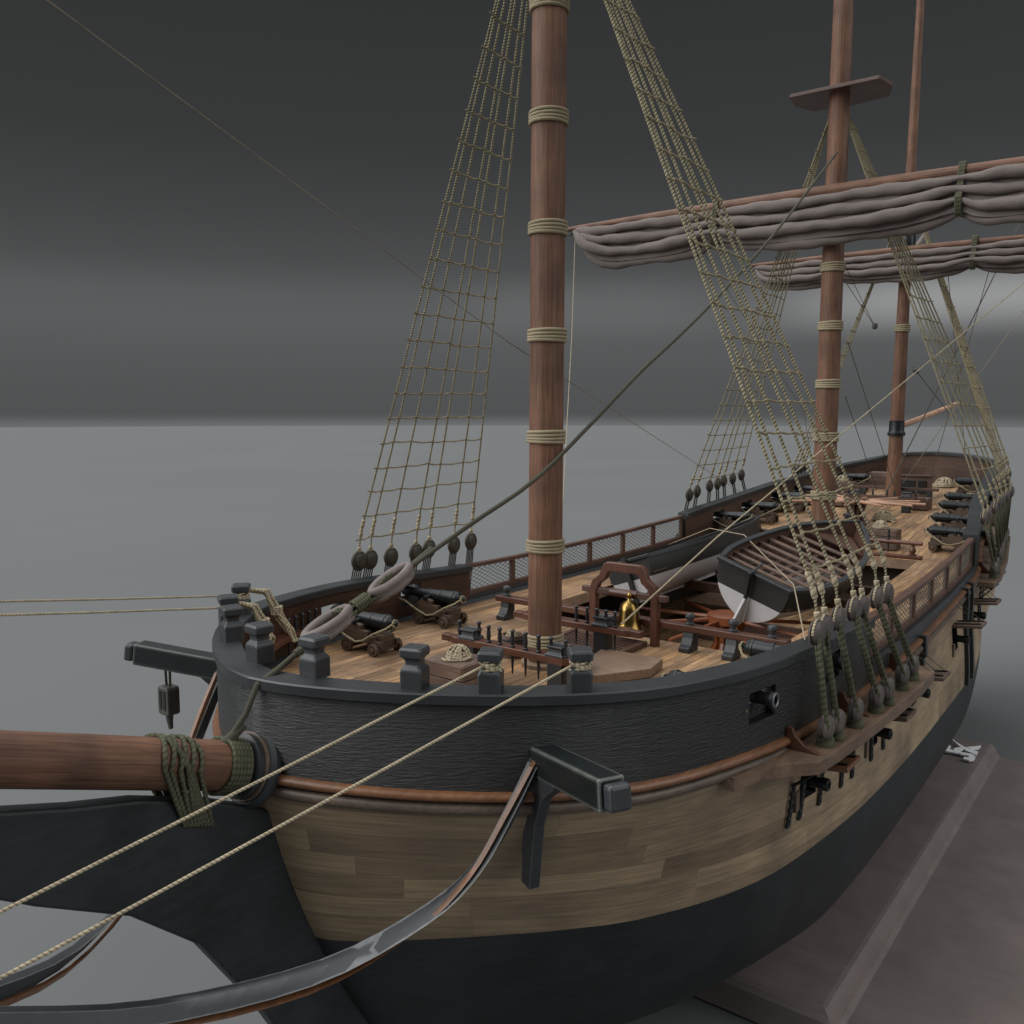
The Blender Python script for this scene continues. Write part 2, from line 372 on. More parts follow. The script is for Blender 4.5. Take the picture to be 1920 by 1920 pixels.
MOULD = [(-8.4, .16), (-6.5, .03), (-4.7, -.03), (-2, -.10), (0, -.21), (2, -.30), (6, -.33), (9.2, -.28), (12, -.18), (15.6, -.04), (19, .1), (24, .52), (30, 1.0), (40, 1.55)]
def hb(x): return smooth_tab(HB, x)
def hm(x): return smooth_tab(HM, x)
def rail_z(x, y=0):
    z = smooth_tab(RAIL, x)
    if x > 36.5: z += .47 * (1 - min(1, abs(y) / 3.7) ** 2) * min(1, (x - 36.5) / 1.5)
    return z
def deck_z(x): return smooth_tab(DECK, x)
def mould_z(x): return smooth_tab(MOULD, x)
# dense stations with gun port edges included
FPORTS = [(-2.07, -1.20), (1.18, 2.05)]
QX = [21.3, 23.6, 26.4, 28.8, 34.0]
QPORTS = [(x - .42, x + .42) for x in QX]
LPORTS = [.65, 4.65, 8.4, 14.4, 17.9, 22.3, 26.3]
def stations():
    s = set()
    for a, b in zip(SX, SX[1:]):
        n = max(1, int((b - a) / .5))
        if b <= -7: n = max(n, 4)
        if a >= 37.9: n = max(n, 3)
        for k in range(n): s.add(round(a + (b - a) * k / n, 4))
    s.add(39.35)
    for a, b in FPORTS + QPORTS + [(x - .43, x + .43) for x in LPORTS]: s.add(round(a, 4)); s.add(round(b, 4))
    for x in (4.3, 18.62): s.add(x)
    s = sorted(s); out = [s[0]]
    keep = {round(q, 4) for p in FPORTS + QPORTS + [(x - .43, x + .43) for x in LPORTS] for q in p} | {4.3, 18.62, 39.35}
    for q in s[1:]:
        if q - out[-1] < .03:
            if q in keep and out[-1] not in keep: out[-1] = q
            elif q in keep: out.append(q)
            continue
        out.append(q)
    return out
ST = stations()
def near(a, b): return abs(a - b) < 1e-3
def section(u, z):
    """hull point for rail station u at height z, port negative handled by caller"""
    zm = mould_z(u); y0 = hb(u); y1 = hm(u)
    zl = -3.0 + max(0, (u - 20)) * .05
    if z >= zm: y = y0
    elif z >= zl:
        t = (zm - z) / (zm - zl); t = t * t * (3 - 2 * t) * .4 + t * .6; y = y0 + (y1 - y0) * t
    else:
        zk = -8.6
        t = min(1, max(0, (zl - z) / (zl - zk))); fin = .55 + .45 * min(1, max(0, (u + 8) / 12)) if u < 4 else (1 if u < 22 else max(.25, 1 - (u - 22) / 22))
        full = sqrt(max(0, 1 - t ** 2.7)); fine = (1 - t) ** (1.1)
        y = y1 * (full * fin + fine * (1 - fin)) + (.12 if t > .97 else 0)
        y = max(y, .12 if y1 > .12 else y1)
    x = u
    if u < 4:  # the stem rakes aft going down
        k = (4 - u) / 12.3; dz = max(0, -.2 - z); x = u + k * (dz * .22 + .035 * dz * dz)
    if u > 34:
        k = (u - 34) / 5.35; dz = max(0, zm - z); x = u - k * (dz * .45)
    return V((x, y, z))

# ------------------------------------------------------------------ the hull
hull = thing('ship_hull', 'large wooden warship model hull with black bow, pale planked side and open decks', 'ship hull', (0, 0, -8.6))
BLK = lambda u: -3.25 - max(0, u - 12) * .015     # top of the black painted bottom
def both(fn):
    for sgn in (-1, 1): fn(sgn)
def bulwark(x0, x1, ports, zt_off, name_mat, plow, phigh, inner_mat):
    """outer wall, inner wall and port reveals for one run of bulwark; x0..x1 station range"""
    S = [u for u in ST if x0 - 1e-6 <= u <= x1 + 1e-6]
    TH = .34
    def plan(u, sgn, off):
        e = .02; xa, xb = max(-8.28, u - e), min(39.35, u + e); y = hb(u)
        t = V((xb - xa, hb(xb) - hb(xa), 0)).normalized(); nrm = V((t.y, -t.x, 0))
        if near(u, -8.28): nrm = V((1, 0, 0))
        if near(u, 39.35): nrm = V((-1, 0, 0))
        p = V((u, y, 0)) + nrm * off
        if p.y < 0: p.y = 0
        return V((p.x, p.y * sgn, 0))
    for sgn in (-1, 1):
        outer = MB(); inner = MB()
        def rowz(u):
            y = hb(u); r = rail_z(u, y) - .1; d = deck_z(u); lo = mould_z(u)
            return [lo, plow(u), phigh(u), r], [d - .12, plow(u), phigh(u), r]
        ro = [[], [], [], []]; ri = [[], [], [], []]
        for u in S:
            a, b = rowz(u); po = plan(u, sgn, 0); pi_ = plan(u, sgn, TH)
            for k in range(4):
                ro[k].append(V((po.x, po.y, a[k]))); ri[k].append(V((pi_.x, pi_.y, b[k])))
        def isport(i, j):
            return i == 1 and any(S[j] >= a - 1e-3 and S[j + 1] <= b + 1e-3 for a, b in ports)
        arc = [0]
        for k in range(1, len(S)): arc.append(arc[-1] + (ro[0][k] - ro[0][k - 1]).length)
        outer.grid(ro, lambda i, j: (arc[j], ro[i][j].z), flip=(sgn < 0) is False, skip=isport)
        inner.grid(ri, lambda i, j: (arc[j], ri[i][j].z), flip=(sgn < 0), skip=isport)
        for a, b in ports:   # reveals
            ja = min(range(len(S)), key=lambda k: abs(S[k] - a)); jb = min(range(len(S)), key=lambda k: abs(S[k] - b))
            for k in (1, 2):
                outer.add([ro[k][j] for j in range(ja, jb + 1)] + [ri[k][j] for j in range(jb, ja - 1, -1)], [tuple(range(2 * (jb - ja + 1)))])
            for j in (ja, jb):
                outer.add([ro[1][j], ro[2][j], ri[2][j], ri[1][j]], [(0, 1, 2, 3)])
        if x0 > 0:
            outer.add([ro[k][0] for k in range(4)] + [ri[k][0] for k in (3, 2, 1, 0)], [tuple(range(8))])
        if x1 < 30:
            outer.add([ro[k][-1] for k in range(4)] + [ri[k][-1] for k in (3, 2, 1, 0)], [tuple(range(8))])
        outer.build('bulwark', name_mat, hull); inner.build('inner_bulwark', inner_mat, hull)
    # cap rail
    for sgn in (-1, 1):
        cap = MB(); rows = [[], [], [], [], []]
        for u in S:
            y = hb(u); z = rail_z(u, y); a = plan(u, sgn, -.07); b = plan(u, sgn, .46)
            c = .025
            for k, (p, zz) in enumerate(((a, z - .17), (a, z - c), (plan(u, sgn, -.045), z), (plan(u, sgn, .435), z), (b, z - c))): rows[k].append(V((p.x, p.y, zz)))
        bot = [V((q.x, q.y, q.z - .15)) for q in rows[4]]
        cap.grid(rows + [bot], None, flip=(sgn > 0)); cap.grid([bot, rows[0]], None, flip=(sgn > 0), smooth=False)
        for e in (0, -1):
            if (e == 0 and x0 > 0) or (e == -1 and x1 < 30):
                cap.add([r[e] for r in rows] + [bot[e]], [tuple(range(6))])
        cap.build('cap_rail', M['cap'], hull, ang=30)
    return plan
planf = bulwark(-8.28, 4.3, FPORTS, 0, M['blackhull'], lambda u: .40, lambda u: .98, M['walnut'])
bulwark(18.62, 39.35, QPORTS, 0, M['blackhull'], lambda u: rail_z(u, 9) - 1.02, lambda u: rail_z(u, 9) - .42, M['stern_panel'])

for sgn in (-1, 1):
    for a, b in FPORTS:
        x = (a + b) / 2; p = planf(x, sgn, .22); q = planf(x + .02, sgn, .22) - planf(x - .02, sgn, .22)
        m = MB(); m.box((p.x, p.y, .53), (b - a + .04, .05, .27), Matrix.Rotation(math.atan2(q.y, q.x), 4, 'Z')); m.build('port_shade_board', M['blackhull'], hull)  # black board added behind the gun so the port looks dark inside
    for a, b in QPORTS:
        x = (a + b) / 2; p = planf(x, sgn, .22); q = planf(x + .02, sgn, .22) - planf(x - .02, sgn, .22); z = rail_z(x, 9) - 1.02
        m = MB(); m.box((p.x, p.y, z + .12), (b - a + .04, .05, .26), Matrix.Rotation(math.atan2(q.y, q.x), 4, 'Z')); m.build('port_shade_board', M['blackhull'], hull)  # same added black board, darkening the quarterdeck ports
# waist strake between the bulwarks: a black ledge under the nets
for sgn in (-1, 1):
    w = MB(); S = [u for u in ST if 4.3 <= u <= 18.62]
    prof = lambda u: ((.0, mould_z(u) - .02), (.0, deck_z(u) + .10), (-.06, deck_z(u) + .13), (-.06, deck_z(u) + .20), (.34, deck_z(u) + .20), (.34, deck_z(u) - .12))
    rows = [[] for _ in range(6)]
    for u in S:
        for k, (o, z) in enumerate(prof(u)): rows[k].append(V((u, sgn * (hb(u) - o), z)))
    w.grid(rows, None, flip=sgn > 0, smooth=False)
    w.build('waist_ledge', M['cap'], hull)

# side planking and bottom
def skin(zs, mat, name, ports=None):
    for sgn in (-1, 1):
        m = MB(); rows = []
        for k in range(len(zs(0))):
            rows.append([])
            for u in ST:
                p = section(u, zs(u)[k]); rows[-1].append(V((p.x, p.y * sgn, p.z)))
        def isport(i, j):
            return ports is not None and i == ports and any(ST[j] >= x - .431 and ST[j + 1] <= x + .431 for x in LPORTS)
        m.grid(rows, lambda i, j: (ST[j], rows[i][j].z - mould_z(ST[j])), flip=sgn > 0, skip=isport)
        if ports is not None:
            for x in LPORTS:
                ja = min(range(len(ST)), key=lambda k: abs(ST[k] - x + .43)); jb = min(range(len(ST)), key=lambda k: abs(ST[k] - x - .43))
                a, b, c, d = rows[ports][ja], rows[ports][jb], rows[ports + 1][jb], rows[ports + 1][ja]
                q = V((0, -sgn * .4, 0))
                rec = MB(); rec.add([a, b, c, d, a + q, b + q, c + q, d + q], [(0, 1, 5, 4), (1, 2, 6, 5), (2, 3, 7, 6), (3, 0, 4, 7), (4, 5, 6, 7)]); rec.build('gunport_recess', M['recess_shade'], hull)
        m.build(name, mat, hull)
PT = lambda u: mould_z(u) - .85
skin(lambda u: [mould_z(u) + .02, mould_z(u) - .4, PT(u), PT(u) - .82] + [PT(u) - .82 + (BLK(u) - PT(u) + .82) * k / 3 for k in (1, 2, 3)], M['hullplank'], 'side_planking', 2)
skin(lambda u: [BLK(u) + (-8.6 - BLK(u)) * k / 14 for k in range(15)], M['blackbottom'], 'hull_bottom')
# mouldings: a round upper rail and a flatter lower one
def moulding(dz, r, rz_, mat, x0=-8.28, off=.0):
    for sgn in (-1, 1):
        m = MB(); rows = []
        S = [u for u in ST if u >= x0 and u < 38.8]
        for a in range(7):
            t = -pi / 2 + pi * a / 6; rows.append([])
            for u in S:
                z = mould_z(u) - dz + rz_ * sin(t); p = planf(u, 1, -(r * cos(t) + off)); yy = section(u, mould_z(u) - dz).y
                k = yy / hb(u) if hb(u) > .3 else 1
                rows[-1].append(V((p.x, p.y * sgn * k if not near(u, -8.28) else 0, z)))
        m.grid(rows, None, flip=sgn < 0)
        for e in (-1,): m.add([r_[e] for r_ in rows], [tuple(range(7))])
        m.build('side_moulding', mat, hull, ang=60)
moulding(.07, .13, .085, M['mould'])
moulding(.28, .125, .105, M['mould2'])

# decks
def deck_strip(xs, yf0, yf1, zf, mat, name, dz=0):
    m = MB()
    a = [V((x, yf0(x), zf(x) + dz)) for x in xs]; b = [V((x, yf1(x), zf(x) + dz)) for x in xs]
    rows = [[p.lerp(q, k / 6) for p, q in zip(a, b)] for k in range(7)]
    m.grid(rows, lambda i, j: (rows[i][j].x, rows[i][j].y), smooth=False)
    return m
DM = MB()
def addm(dst, src):
    o = len(dst.v); dst.v += src.v; dst.f += [[o + k for k in f] for f in src.f]; dst.uv += src.uv; dst.sm += src.sm
WX0, WX1, WY = 3.75, 19.4, 3.8
xs1 = [u for u in ST if -8.0 <= u < WX0] + [WX0]; xs2 = [WX0] + [u for u in ST if WX0 < u < WX1] + [WX1]; xs3 = [WX1] + [u for u in ST if WX1 < u <= 39.2]
edge = lambda x: max(0, hb(x) - .2)
addm(DM, deck_strip(xs1, lambda x: -edge(x), edge, deck_z, None, ''))
addm(DM, deck_strip(xs2, lambda x: -edge(x), lambda x: -WY, deck_z, None, ''))
addm(DM, deck_strip(xs2, lambda x: WY, edge, deck_z, None, ''))
addm(DM, deck_strip(xs3, lambda x: -edge(x), edge, deck_z, None, ''))
DM.build('upper_deck', M['deck'], hull)
# deck edges around the waist opening, hold lining and lower deck
e = MB()
for sgn in (-1, 1):
    a = [V((x, sgn * WY, deck_z(x) - .003)) for x in xs2]; b = [V((x, sgn * WY, deck_z(x) - .34)) for x in xs2]
    e.grid([a, b], None, flip=sgn > 0, smooth=False)
    c = [V((x, sgn * 5.9, deck_z(x) - .34)) for x in xs2]; e.grid([b, c], None, flip=sgn > 0, smooth=False)
e.box((WX0, 0, -.19), (.06, 7.6, .36)); e.box((WX1, 0, deck_z(WX1) - .19), (.06, 7.6, .36))
e.build('opening_edge', M['tanX'], hull)
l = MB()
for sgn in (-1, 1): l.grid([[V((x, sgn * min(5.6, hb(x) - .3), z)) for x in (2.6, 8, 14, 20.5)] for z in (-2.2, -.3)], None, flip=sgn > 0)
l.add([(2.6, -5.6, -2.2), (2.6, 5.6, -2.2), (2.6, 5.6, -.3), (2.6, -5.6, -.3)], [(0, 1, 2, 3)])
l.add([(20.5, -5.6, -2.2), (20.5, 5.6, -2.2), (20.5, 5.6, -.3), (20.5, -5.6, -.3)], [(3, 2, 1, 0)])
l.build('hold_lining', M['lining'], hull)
g = MB(); g.grid([[V((x, y, -2.15)) for x in (2.6, 8, 14, 20.5)] for y in (-5.6, 0, 5.6)], lambda i, j: ((2.6, 8, 14, 20.5)[j], (-5.6, 0, 5.6)[i])); g.build('lower_deck', M['deck'], hull)
for x in (12.6, 15.3): b = MB(); b.bb(x - .15, x + .15, -3.79, 3.79, -.46, -.14); b.build('boat_beam', M['dkredY'], hull, bevel=.02)
# waterways: black strip inside the bulwarks along the deck edge
for sgn in (-1, 1):
    ww = MB(); S = [u for u in ST if -7 <= u <= 38]
    rows = [[V((u, sgn * (hb(u) - .30), deck_z(u) + .10)) for u in S], [V((u, sgn * (hb(u) - .40), deck_z(u) + .09)) for u in S], [V((u, sgn * (hb(u) - .50), deck_z(u) + .004)) for u in S]]
    ww.grid(rows, None, flip=sgn > 0, smooth=False)
    ww.build('waterway', M['cap'], hull)

# knightheads on the bow rail
def posthead(x, y, rz, mat):
    z = rail_z(x, y) - .02; R = Matrix.Rotation(rz, 4, 'Z'); m = MB()
    prof = [(.185, 0), (.185, .33), (.150, .37), (.125, .40), (.122, .47), (.155, .51), (.185, .535), (.19, .56), (.19, .645), (.165, .68)]
    rows = [[R @ V((sx * r, sy * r, h)) + V((x, y, z)) for sx, sy in ((-1, -1), (1, -1), (1, 1), (-1, 1), (-1, -1))] for r, h in prof]
    m.grid(rows, None, smooth=False); m.add(rows[-1][:4], [(0, 1, 2, 3)])
    return m.build('bow_post', mat, hull, bevel=.03)
POSTS = []
for x, y in ((-5.27, 4.42), (-6.30, 3.42), (-6.95, 2.40), (-7.56, .72)):
    for sgn in (1, -1):
        a = math.atan2(y * .75, x + 1.5); POSTS.append((x, y * sgn)); posthead(x, y * sgn, sgn * a + pi / 4 * 0, M['post'])
# catheads
for sgn in (1, -1):
    a = V((-5.55, sgn * 3.55, .44)); d = V((-6.84, sgn * 5.98, .80)); t = (d - a).normalized()
    m = MB(); m.beam(a, d, .42, .46); co = m.build('cathead', M['cathead'], hull, bevel=.03)
    c = MB(); c.beam(d + t * .03, d + t * .24, .36, .38); c.build('end_cap', M['post'], co, bevel=.06)
    k = MB(); k.prism([(0, 0), (1.05, .3), (1.0, .08), (.62, -.22), (.38, -.75), (.2, -1.9), (-.1, -1.9)], t.cross(V((0, 0, 1))).normalized() * .2, a + V((0, 0, -.25)) + t * .35, V((t.x, t.y, 0)).normalized(), (0, 0, 1))
    k.build('cathead_knee', M['post'], hull, bevel=.02)
# head rails sweeping forward under the bowsprit, and the cutwater
for sgn in (1, -1):
    for (CT, w_, mt) in ((((-5.95, 4.1, .62), (-6.4, 4.0, 0), (-7, 3.8, -.8), (-7.7, 3.35, -1.45), (-9, 2.3, -2.15), (-11, 1.05, -2.2), (-12.9, .2, -1.6)), .17, 'post'), (((-6.12, 4.12, .55), (-6.62, 3.98, -.12), (-7.2, 3.75, -.92), (-7.9, 3.3, -1.6), (-9.1, 2.3, -2.35), (-11, 1.05, -2.42), (-12.9, .2, -1.8)), .07, 'mould')):
        pts = []
        for k in range(25):
            t = 6 * k / 24; q = V([smooth_tab([(i, c[j]) for i, c in enumerate(CT)], t) for j in range(3)]); pts.append(V((q.x, q.y * sgn, q.z)))
        m = MB(); rows = [[], [], [], [], []]
        for q in pts:
            for k, (dx, dy) in enumerate(((-1, -1), (1, -1), (1, 1), (-1, 1), (-1, -1))): rows[k].append(q + V((dx * w_ * .9, dy * w_ * .6, dx * w_ * .5)))
        m.grid(rows, None, flip=False, smooth=True); m.add([r[0] for r in rows[:4]], [(0, 1, 2, 3)]); m.add([r[-1] for r in rows[:4]], [(3, 2, 1, 0)])
        m.build('head_rail', M[mt], hull, ang=50)
m = MB()
prof = [(-8.1, -.6), (-9.2, -.05), (-10.4, .40), (-11.3, .62), (-12.5, .98), (-13.3, 1.25), (-13.6, 1.0), (-13.1, .25), (-11.9, -.55), (-10.6, -1.3), (-9.5, -2.3), (-8.4, -4.0), (-7.2, -6.2), (-6.0, -8.0), (-4.6, -8.6), (-3.0, -8.6), (-6.0, -4.0), (-7.6, -1.5)]
m.prism(prof, (0, .36, 0), (0, -.18, 0), (1, 0, 0), (0, 0, 1)); m.build('cutwater', M['blackbottom'], hull, bevel=.05)
m = MB(); m.bb(-3, 37.5, -.17, .17, -9.0, -8.5); m.build('keel', M['blackbottom'], hull)

# channels with brackets and chain plates
FSX = [-.17, .32, 1.25, 2.44, 3.11, 4.42, 5.36]
MSX = [19.6, 20.5, 22.0, 23.0, 23.8, 25.0, 26.2]
ZSX = [29.5, 30.2, 30.8, 31.4, 32.4]
def channel(pts_out, zfun, th, name='channel'):
    for sgn in (-1, 1):
        m = MB(); n = len(pts_out)
        top = [V((x, sgn * y, zfun(x))) for x, y in pts_out]; inn = [V((x, sgn * (hb(x) - .02), zfun(x))) for x, y in pts_out]
        dn = V((0, 0, -th)); ins = [V((p.x, p.y - sgn * .09, p.z)) for p in top]; lip = V((0, 0, .02))
        m.grid([inn, [p.copy() for p in ins], [p + lip for p in ins], [p + lip for p in top], [p + dn for p in top], [p + dn for p in inn]], lambda i, j: (j, i), flip=sgn > 0, smooth=False)
        m.add([inn[0], top[0], top[0] + dn, inn[0] + dn], [(0, 1, 2, 3)]); m.add([inn[-1], top[-1], top[-1] + dn, inn[-1] + dn], [(3, 2, 1, 0)])
        m.build(name, M['channel'], hull, bevel=.015)
channel([(-2.75, 6.0), (-2.0, 6.18), (-1.5, 6.55), (-1.1, 6.93), (-.5, 7.0), (1, 7.12), (3, 7.24), (5, 7.3), (6.4, 7.25), (6.72, 7.0), (6.78, 6.3)], lambda x: -.38, .22)
channel([(18.7, 6.0), (18.75, 6.55), (20, 6.6), (23, 6.35), (26, 5.95), (27.2, 5.8), (27.3, 5.2)], lambda x: mould_z(x) - .25, .16)
channel([(28.9, 4.6), (28.95, 5.2), (31, 5.05), (33, 4.9), (33.1, 4.5)], lambda x: mould_z(x) - .05, .14)
for sgn in (-1, 1):
    for x, zf in ((-.75, -.38), (2.0, -.38), (5.9, -.38), (20.2, .0), (25, .42)):
        m = MB(); y0 = hb(x) + .02
        m.prism([(0, .42), (.10, .42), (.16, .28), (.34, .12), (.62, .03), (.66, .0), (0, 0)], (.09, 0, 0), (x, sgn * y0, (zf if x < 10 else mould_z(x) - .25) + .002), (0, sgn, 0), (0, 0, 1))
        m.build('channel_bracket', M['redY'], hull, bevel=.012)
    for xs_, yf, zf, ln in ((FSX, lambda x: lerp_tab([(-1, 6.98), (1, 7.1), (6, 7.27)], x), lambda x: -.5, 1.75), (MSX, lambda x: lerp_tab([(20, 6.58), (26, 5.93)], x), lambda x: mould_z(x) - .35, 1.6)):
        for x in xs_:
            m = MB(); a = V((x, sgn * (yf(x) - .02), zf(x) - .1)); zz = zf(x) - ln; b = V((x + .12, sgn * (section(x, zz).y + .03), zz)); mid = a.lerp(b, .45); mid.y = sgn * (section(x, mid.z).y + .05)
            for dx in (-.055, .055):
                m.tube([a + V((dx, 0, 0)), mid + V((dx, 0, 0)), b + V((dx, 0, 0))], .028, 6)
            for k in range(6):
                q = mid.lerp(b, k / 5); m.box(q, (.15, .05, .05))
            m.build('chain_plate', M['iron'], hull)
    for x in (9.35, 16.1, 17.1):
        m = MB(); rows = [[], [], [], [], []]
        zt = mould_z(x) + .06; zb = -3.3 if x > 10 else -1.9
        zs = [zt, mould_z(x) - .05, mould_z(x) - .3, mould_z(x) - .5] + [zt + (zb - zt) * k / 8 for k in range(3, 9)]
        for i, z in enumerate(zs):
            y = section(x, min(z, mould_z(x))).y; o = .2 if i < 3 else (.2 if i == 3 else .13)
            for k, (dx, yy) in enumerate(((-.09, y - .05), (-.09, y + o), (.09, y + o), (.09, y - .05), (-.09, y - .05))): rows[k].append(V((x + dx, sgn * yy, z)))
        m.grid(rows, None, flip=sgn > 0, smooth=False); m.add([r[0] for r in rows[:4]], [(0, 1, 2, 3)]); m.build('side_fender', M['post'], hull, bevel=.01)
# open port lids on the lower gun deck with their chains
for sgn in (-1, 1):
    for x in LPORTS:
        zt = PT(x) + .02; y0 = section(x, zt).y + .03
        m = MB(); R = Matrix.Rotation(sgn * .12, 4, 'X')
        m.box((x, sgn * (y0 + .43), zt + .09), (.86, .84, .10), R); lid = m.build('port_lid', M['mould'] if x < 3 else M['crateX'], hull, bevel=.02)
        s_ = MB()
        for dx in (-.25, .25): s_.box((x + dx, sgn * (y0 + .40), zt + .16), (.07, .8, .03), R)
        build_each(s_, 'hinge_strap', M['iron'], lid)
        t_ = MB()
        for dx in (-.25, .25): t_.tube([(x + dx, sgn * (y0 + .75), zt + .2), (x + dx * .9, sgn * (y0 - .02), zt + .75)], .010, 4)
        build_each(t_, 'lid_tackle', M['olivedk'], lid)
        b_ = MB(); b_.box((x - .47, sgn * (section(x - .47, zt - .75).y + .015), zt - .72), (.2, .08, .42)); b_.build('port_lining', M['crateZ'], hull, bevel=.01)
# starboard and port pin racks at the bow
rk = {}
for sgn in (1, -1):
    m = MB(); rows = [[], [], [], [], []]
    S = [-5.0, -4.6, -4.2, -3.8, -3.4, -3.0, -2.6, -2.3]
    for u in S:
        p = planf(u, sgn, .30); q = planf(u, sgn, .72)
        for k, (a, z) in enumerate(((p, .58), (q, .58), (q, .69), (p, .69), (p, .58))): rows[k].append(V((a.x, a.y, z)))
    m.grid(rows, None, flip=sgn > 0, smooth=False)
    for e in (0, -1): m.add([r[e] for r in rows[:4]], [(0, 1, 2, 3)])
    m.build('pin_rack', M['redX'], hull, bevel=.01)

# ------------------------------------------------------------------ netting rails in the waist
def nets(sgn, label):
    t = thing('netting_rail', label, 'railing', (11.2, sgn * 6.05, .2), 'netting rails along the waist')
    yo = lambda x: sgn * (hb(x) - .16)
    xs = [4.36 + k * (18.5 - 4.36) / 6 for k in range(7)]
    dense = [4.36 + k * (18.5 - 4.36) / 42 for k in range(43)]
    top = lambda x: smooth_tab(RAIL, min(x, 17.6)) + (0 if x < 17.6 else (x - 17.6) * .05); bot = lambda x: deck_z(x) + .2
    for nm, zf, h, wd in (('top_rail', top, .12, .20), ('bottom_rail', lambda x: bot(x) + .13, .13, .18)):
        m = MB(); rows = [[] for _ in range(5)]
        for x in dense:
            for k, (dy, dz) in enumerate(((-1, -1), (1, -1), (1, 0), (-1, 0), (-1, -1))): rows[k].append(V((x, yo(x) + dy * wd / 2, zf(x) + dz * h)))
        m.grid(rows, None, flip=True, smooth=False)
        for e in (0, -1): m.add([r[e] for r in rows[:4]], [(0, 1, 2, 3)])
        m.build(nm, M['dkredX'], t, bevel=.012)
    for x in xs:
        m = MB(); m.bb(x - .09, x + .09, yo(x) - .07, yo(x) + .07, bot(x) + .13, top(x) - .12); m.build('post', M['dkredZ'], t, bevel=.01)
    m = MB()
    for a, b in zip(xs, xs[1:]):
        x0, x1 = a + .09, b - .09; W = x1 - x0
        zb = lambda x: bot(x) + .13; zt = lambda x: top(x) - .12
        H = .8; n = 8
        for k in range(-8, n + 8):
            for dr in (1, -1):
                # line from bottom at xa to top at xa + dr*H
                xa = x0 + W * k / n; p = (xa, 0.0); q = (xa + dr * 1.5, 1.0)
                (px, pt), (qx, qt) = p, q
                def clip(px, pt, qx, qt, lim, side):
                    if side * (px - lim) < 0 and side * (qx - lim) < 0: return None
                    if side * (px - lim) < 0: s_ = (lim - px) / (qx - px); return lim, pt + (qt - pt) * s_, qx, qt
                    if side * (qx - lim) < 0: s_ = (lim - px) / (qx - px); return px, pt, lim, pt + (qt - pt) * s_
                    return px, pt, qx, qt
                r = clip(px, pt, qx, qt, x0, 1)
                if r: r = clip(*r, x1, -1)
                if not r or abs(r[0] - r[2]) < .02: continue
                P = [V((r[i], yo(r[i]), zb(r[i]) + (zt(r[i]) - zb(r[i])) * r[i + 1])) for i in (0, 2)]
                m.tube(P, .010, 3, cap=False)
    m.build('net', M['net'], t)
nets(1, 'starboard netting rail beyond the foremast, seen against the grey wall')
nets(-1, 'port netting rail on the near side, behind the thick fore shroud lanyards')

# ------------------------------------------------------------------ masts
def mast(name, label, x, zb, zt, r0, r1, bands, rake=0, hw=.34, nb=4, br=.042):
    t = thing(name, label, 'mast', (x, 0, zb))
    X = lambda z: x + rake * (z - zb)
    m = MB(); k = 24
    m.tube([V((X(zb + (zt - zb) * i / k), 0, zb + (zt - zb) * i / k)) for i in range(k + 1)], [r0 + (r1 - r0) * i / k for i in range(k + 1)], 28, vs=1)
    m.build('pole', M['mastZ'], t)
    for z in bands:
        m = MB(); r = r0 + (r1 - r0) * (z - zb) / (zt - zb)
        for i in range(nb):
            zz = z + (i - (nb - 1) / 2) * br * 1.75
            m.tube([V((X(zz) + (r + br * .55 + random.uniform(-.006, .012)) * cos(a), (r + br * .55) * sin(a), zz + .012 * sin(a + i))) for a in [2 * pi * q / 28 for q in range(28)]], br, 8, closed=True)
        m.build('rope_band', M['band'], t)
    return t
fm = mast('foremast', 'reddish brown foremast nearest the camera, ringed with five rope bands', 0, -.02, 18, .40, .385, [.63, 2.88, 5.42, 7.72, 10.1, 12.5, 14.9], rake=.006)
m = MB(); m.lathe([(0, .56), (.10, .56), (.13, .5), (.13, .4)], (0, 0, -.0), n=28); m.build('mast_collar', M['tanZ'], fm)
mast('mainmast', 'brown mainmast behind the two boats in the middle of the ship', 19.75, .3, 24, .46, .36, [2.6, 4.97, 7.1, 9.4, 11.7], rake=.004, br=.05)
mm_ = bpy.data.objects['mainmast']; m = MB(); m.prism([(-.9, -1.7), (.2, -1.9), (1.3, -1.5), (1.5, 0), (1.3, 1.5), (.2, 1.9), (-.9, 1.7)], (0, 0, .14), (19.9, 0, 18.3), (1, 0, 0), (0, 1, 0)); m.build('mast_top', M['dkredY'], mm_, bevel=.02)
mz = mast('mizzenmast', 'slim brown mizzenmast near the stern with an iron boom collar', 30.4, 1.3, 27, .36, .17, [10.1], rake=.03, br=.05)
m = MB(); xm = 30.4 + .03 * 3.7
m.lathe([(0, .37), (.02, .42), (.16, .42), (.20, .38), (.26, .36), (.75, .36), (.77, .33)], (xm, 0, 4.78), n=24); m.build('iron_collar', M['iron'], mz)
m = MB(); m.lathe([(0, .3), (.06, .4), (.9, .36), (1.0, .3)], (30.4 + .03 * 13.2, 0, 14.0), n=20); m.box((30.85, 0, 14.95), (1.1, .9, .18)); m.build('mast_cap', M['iron'], mz)

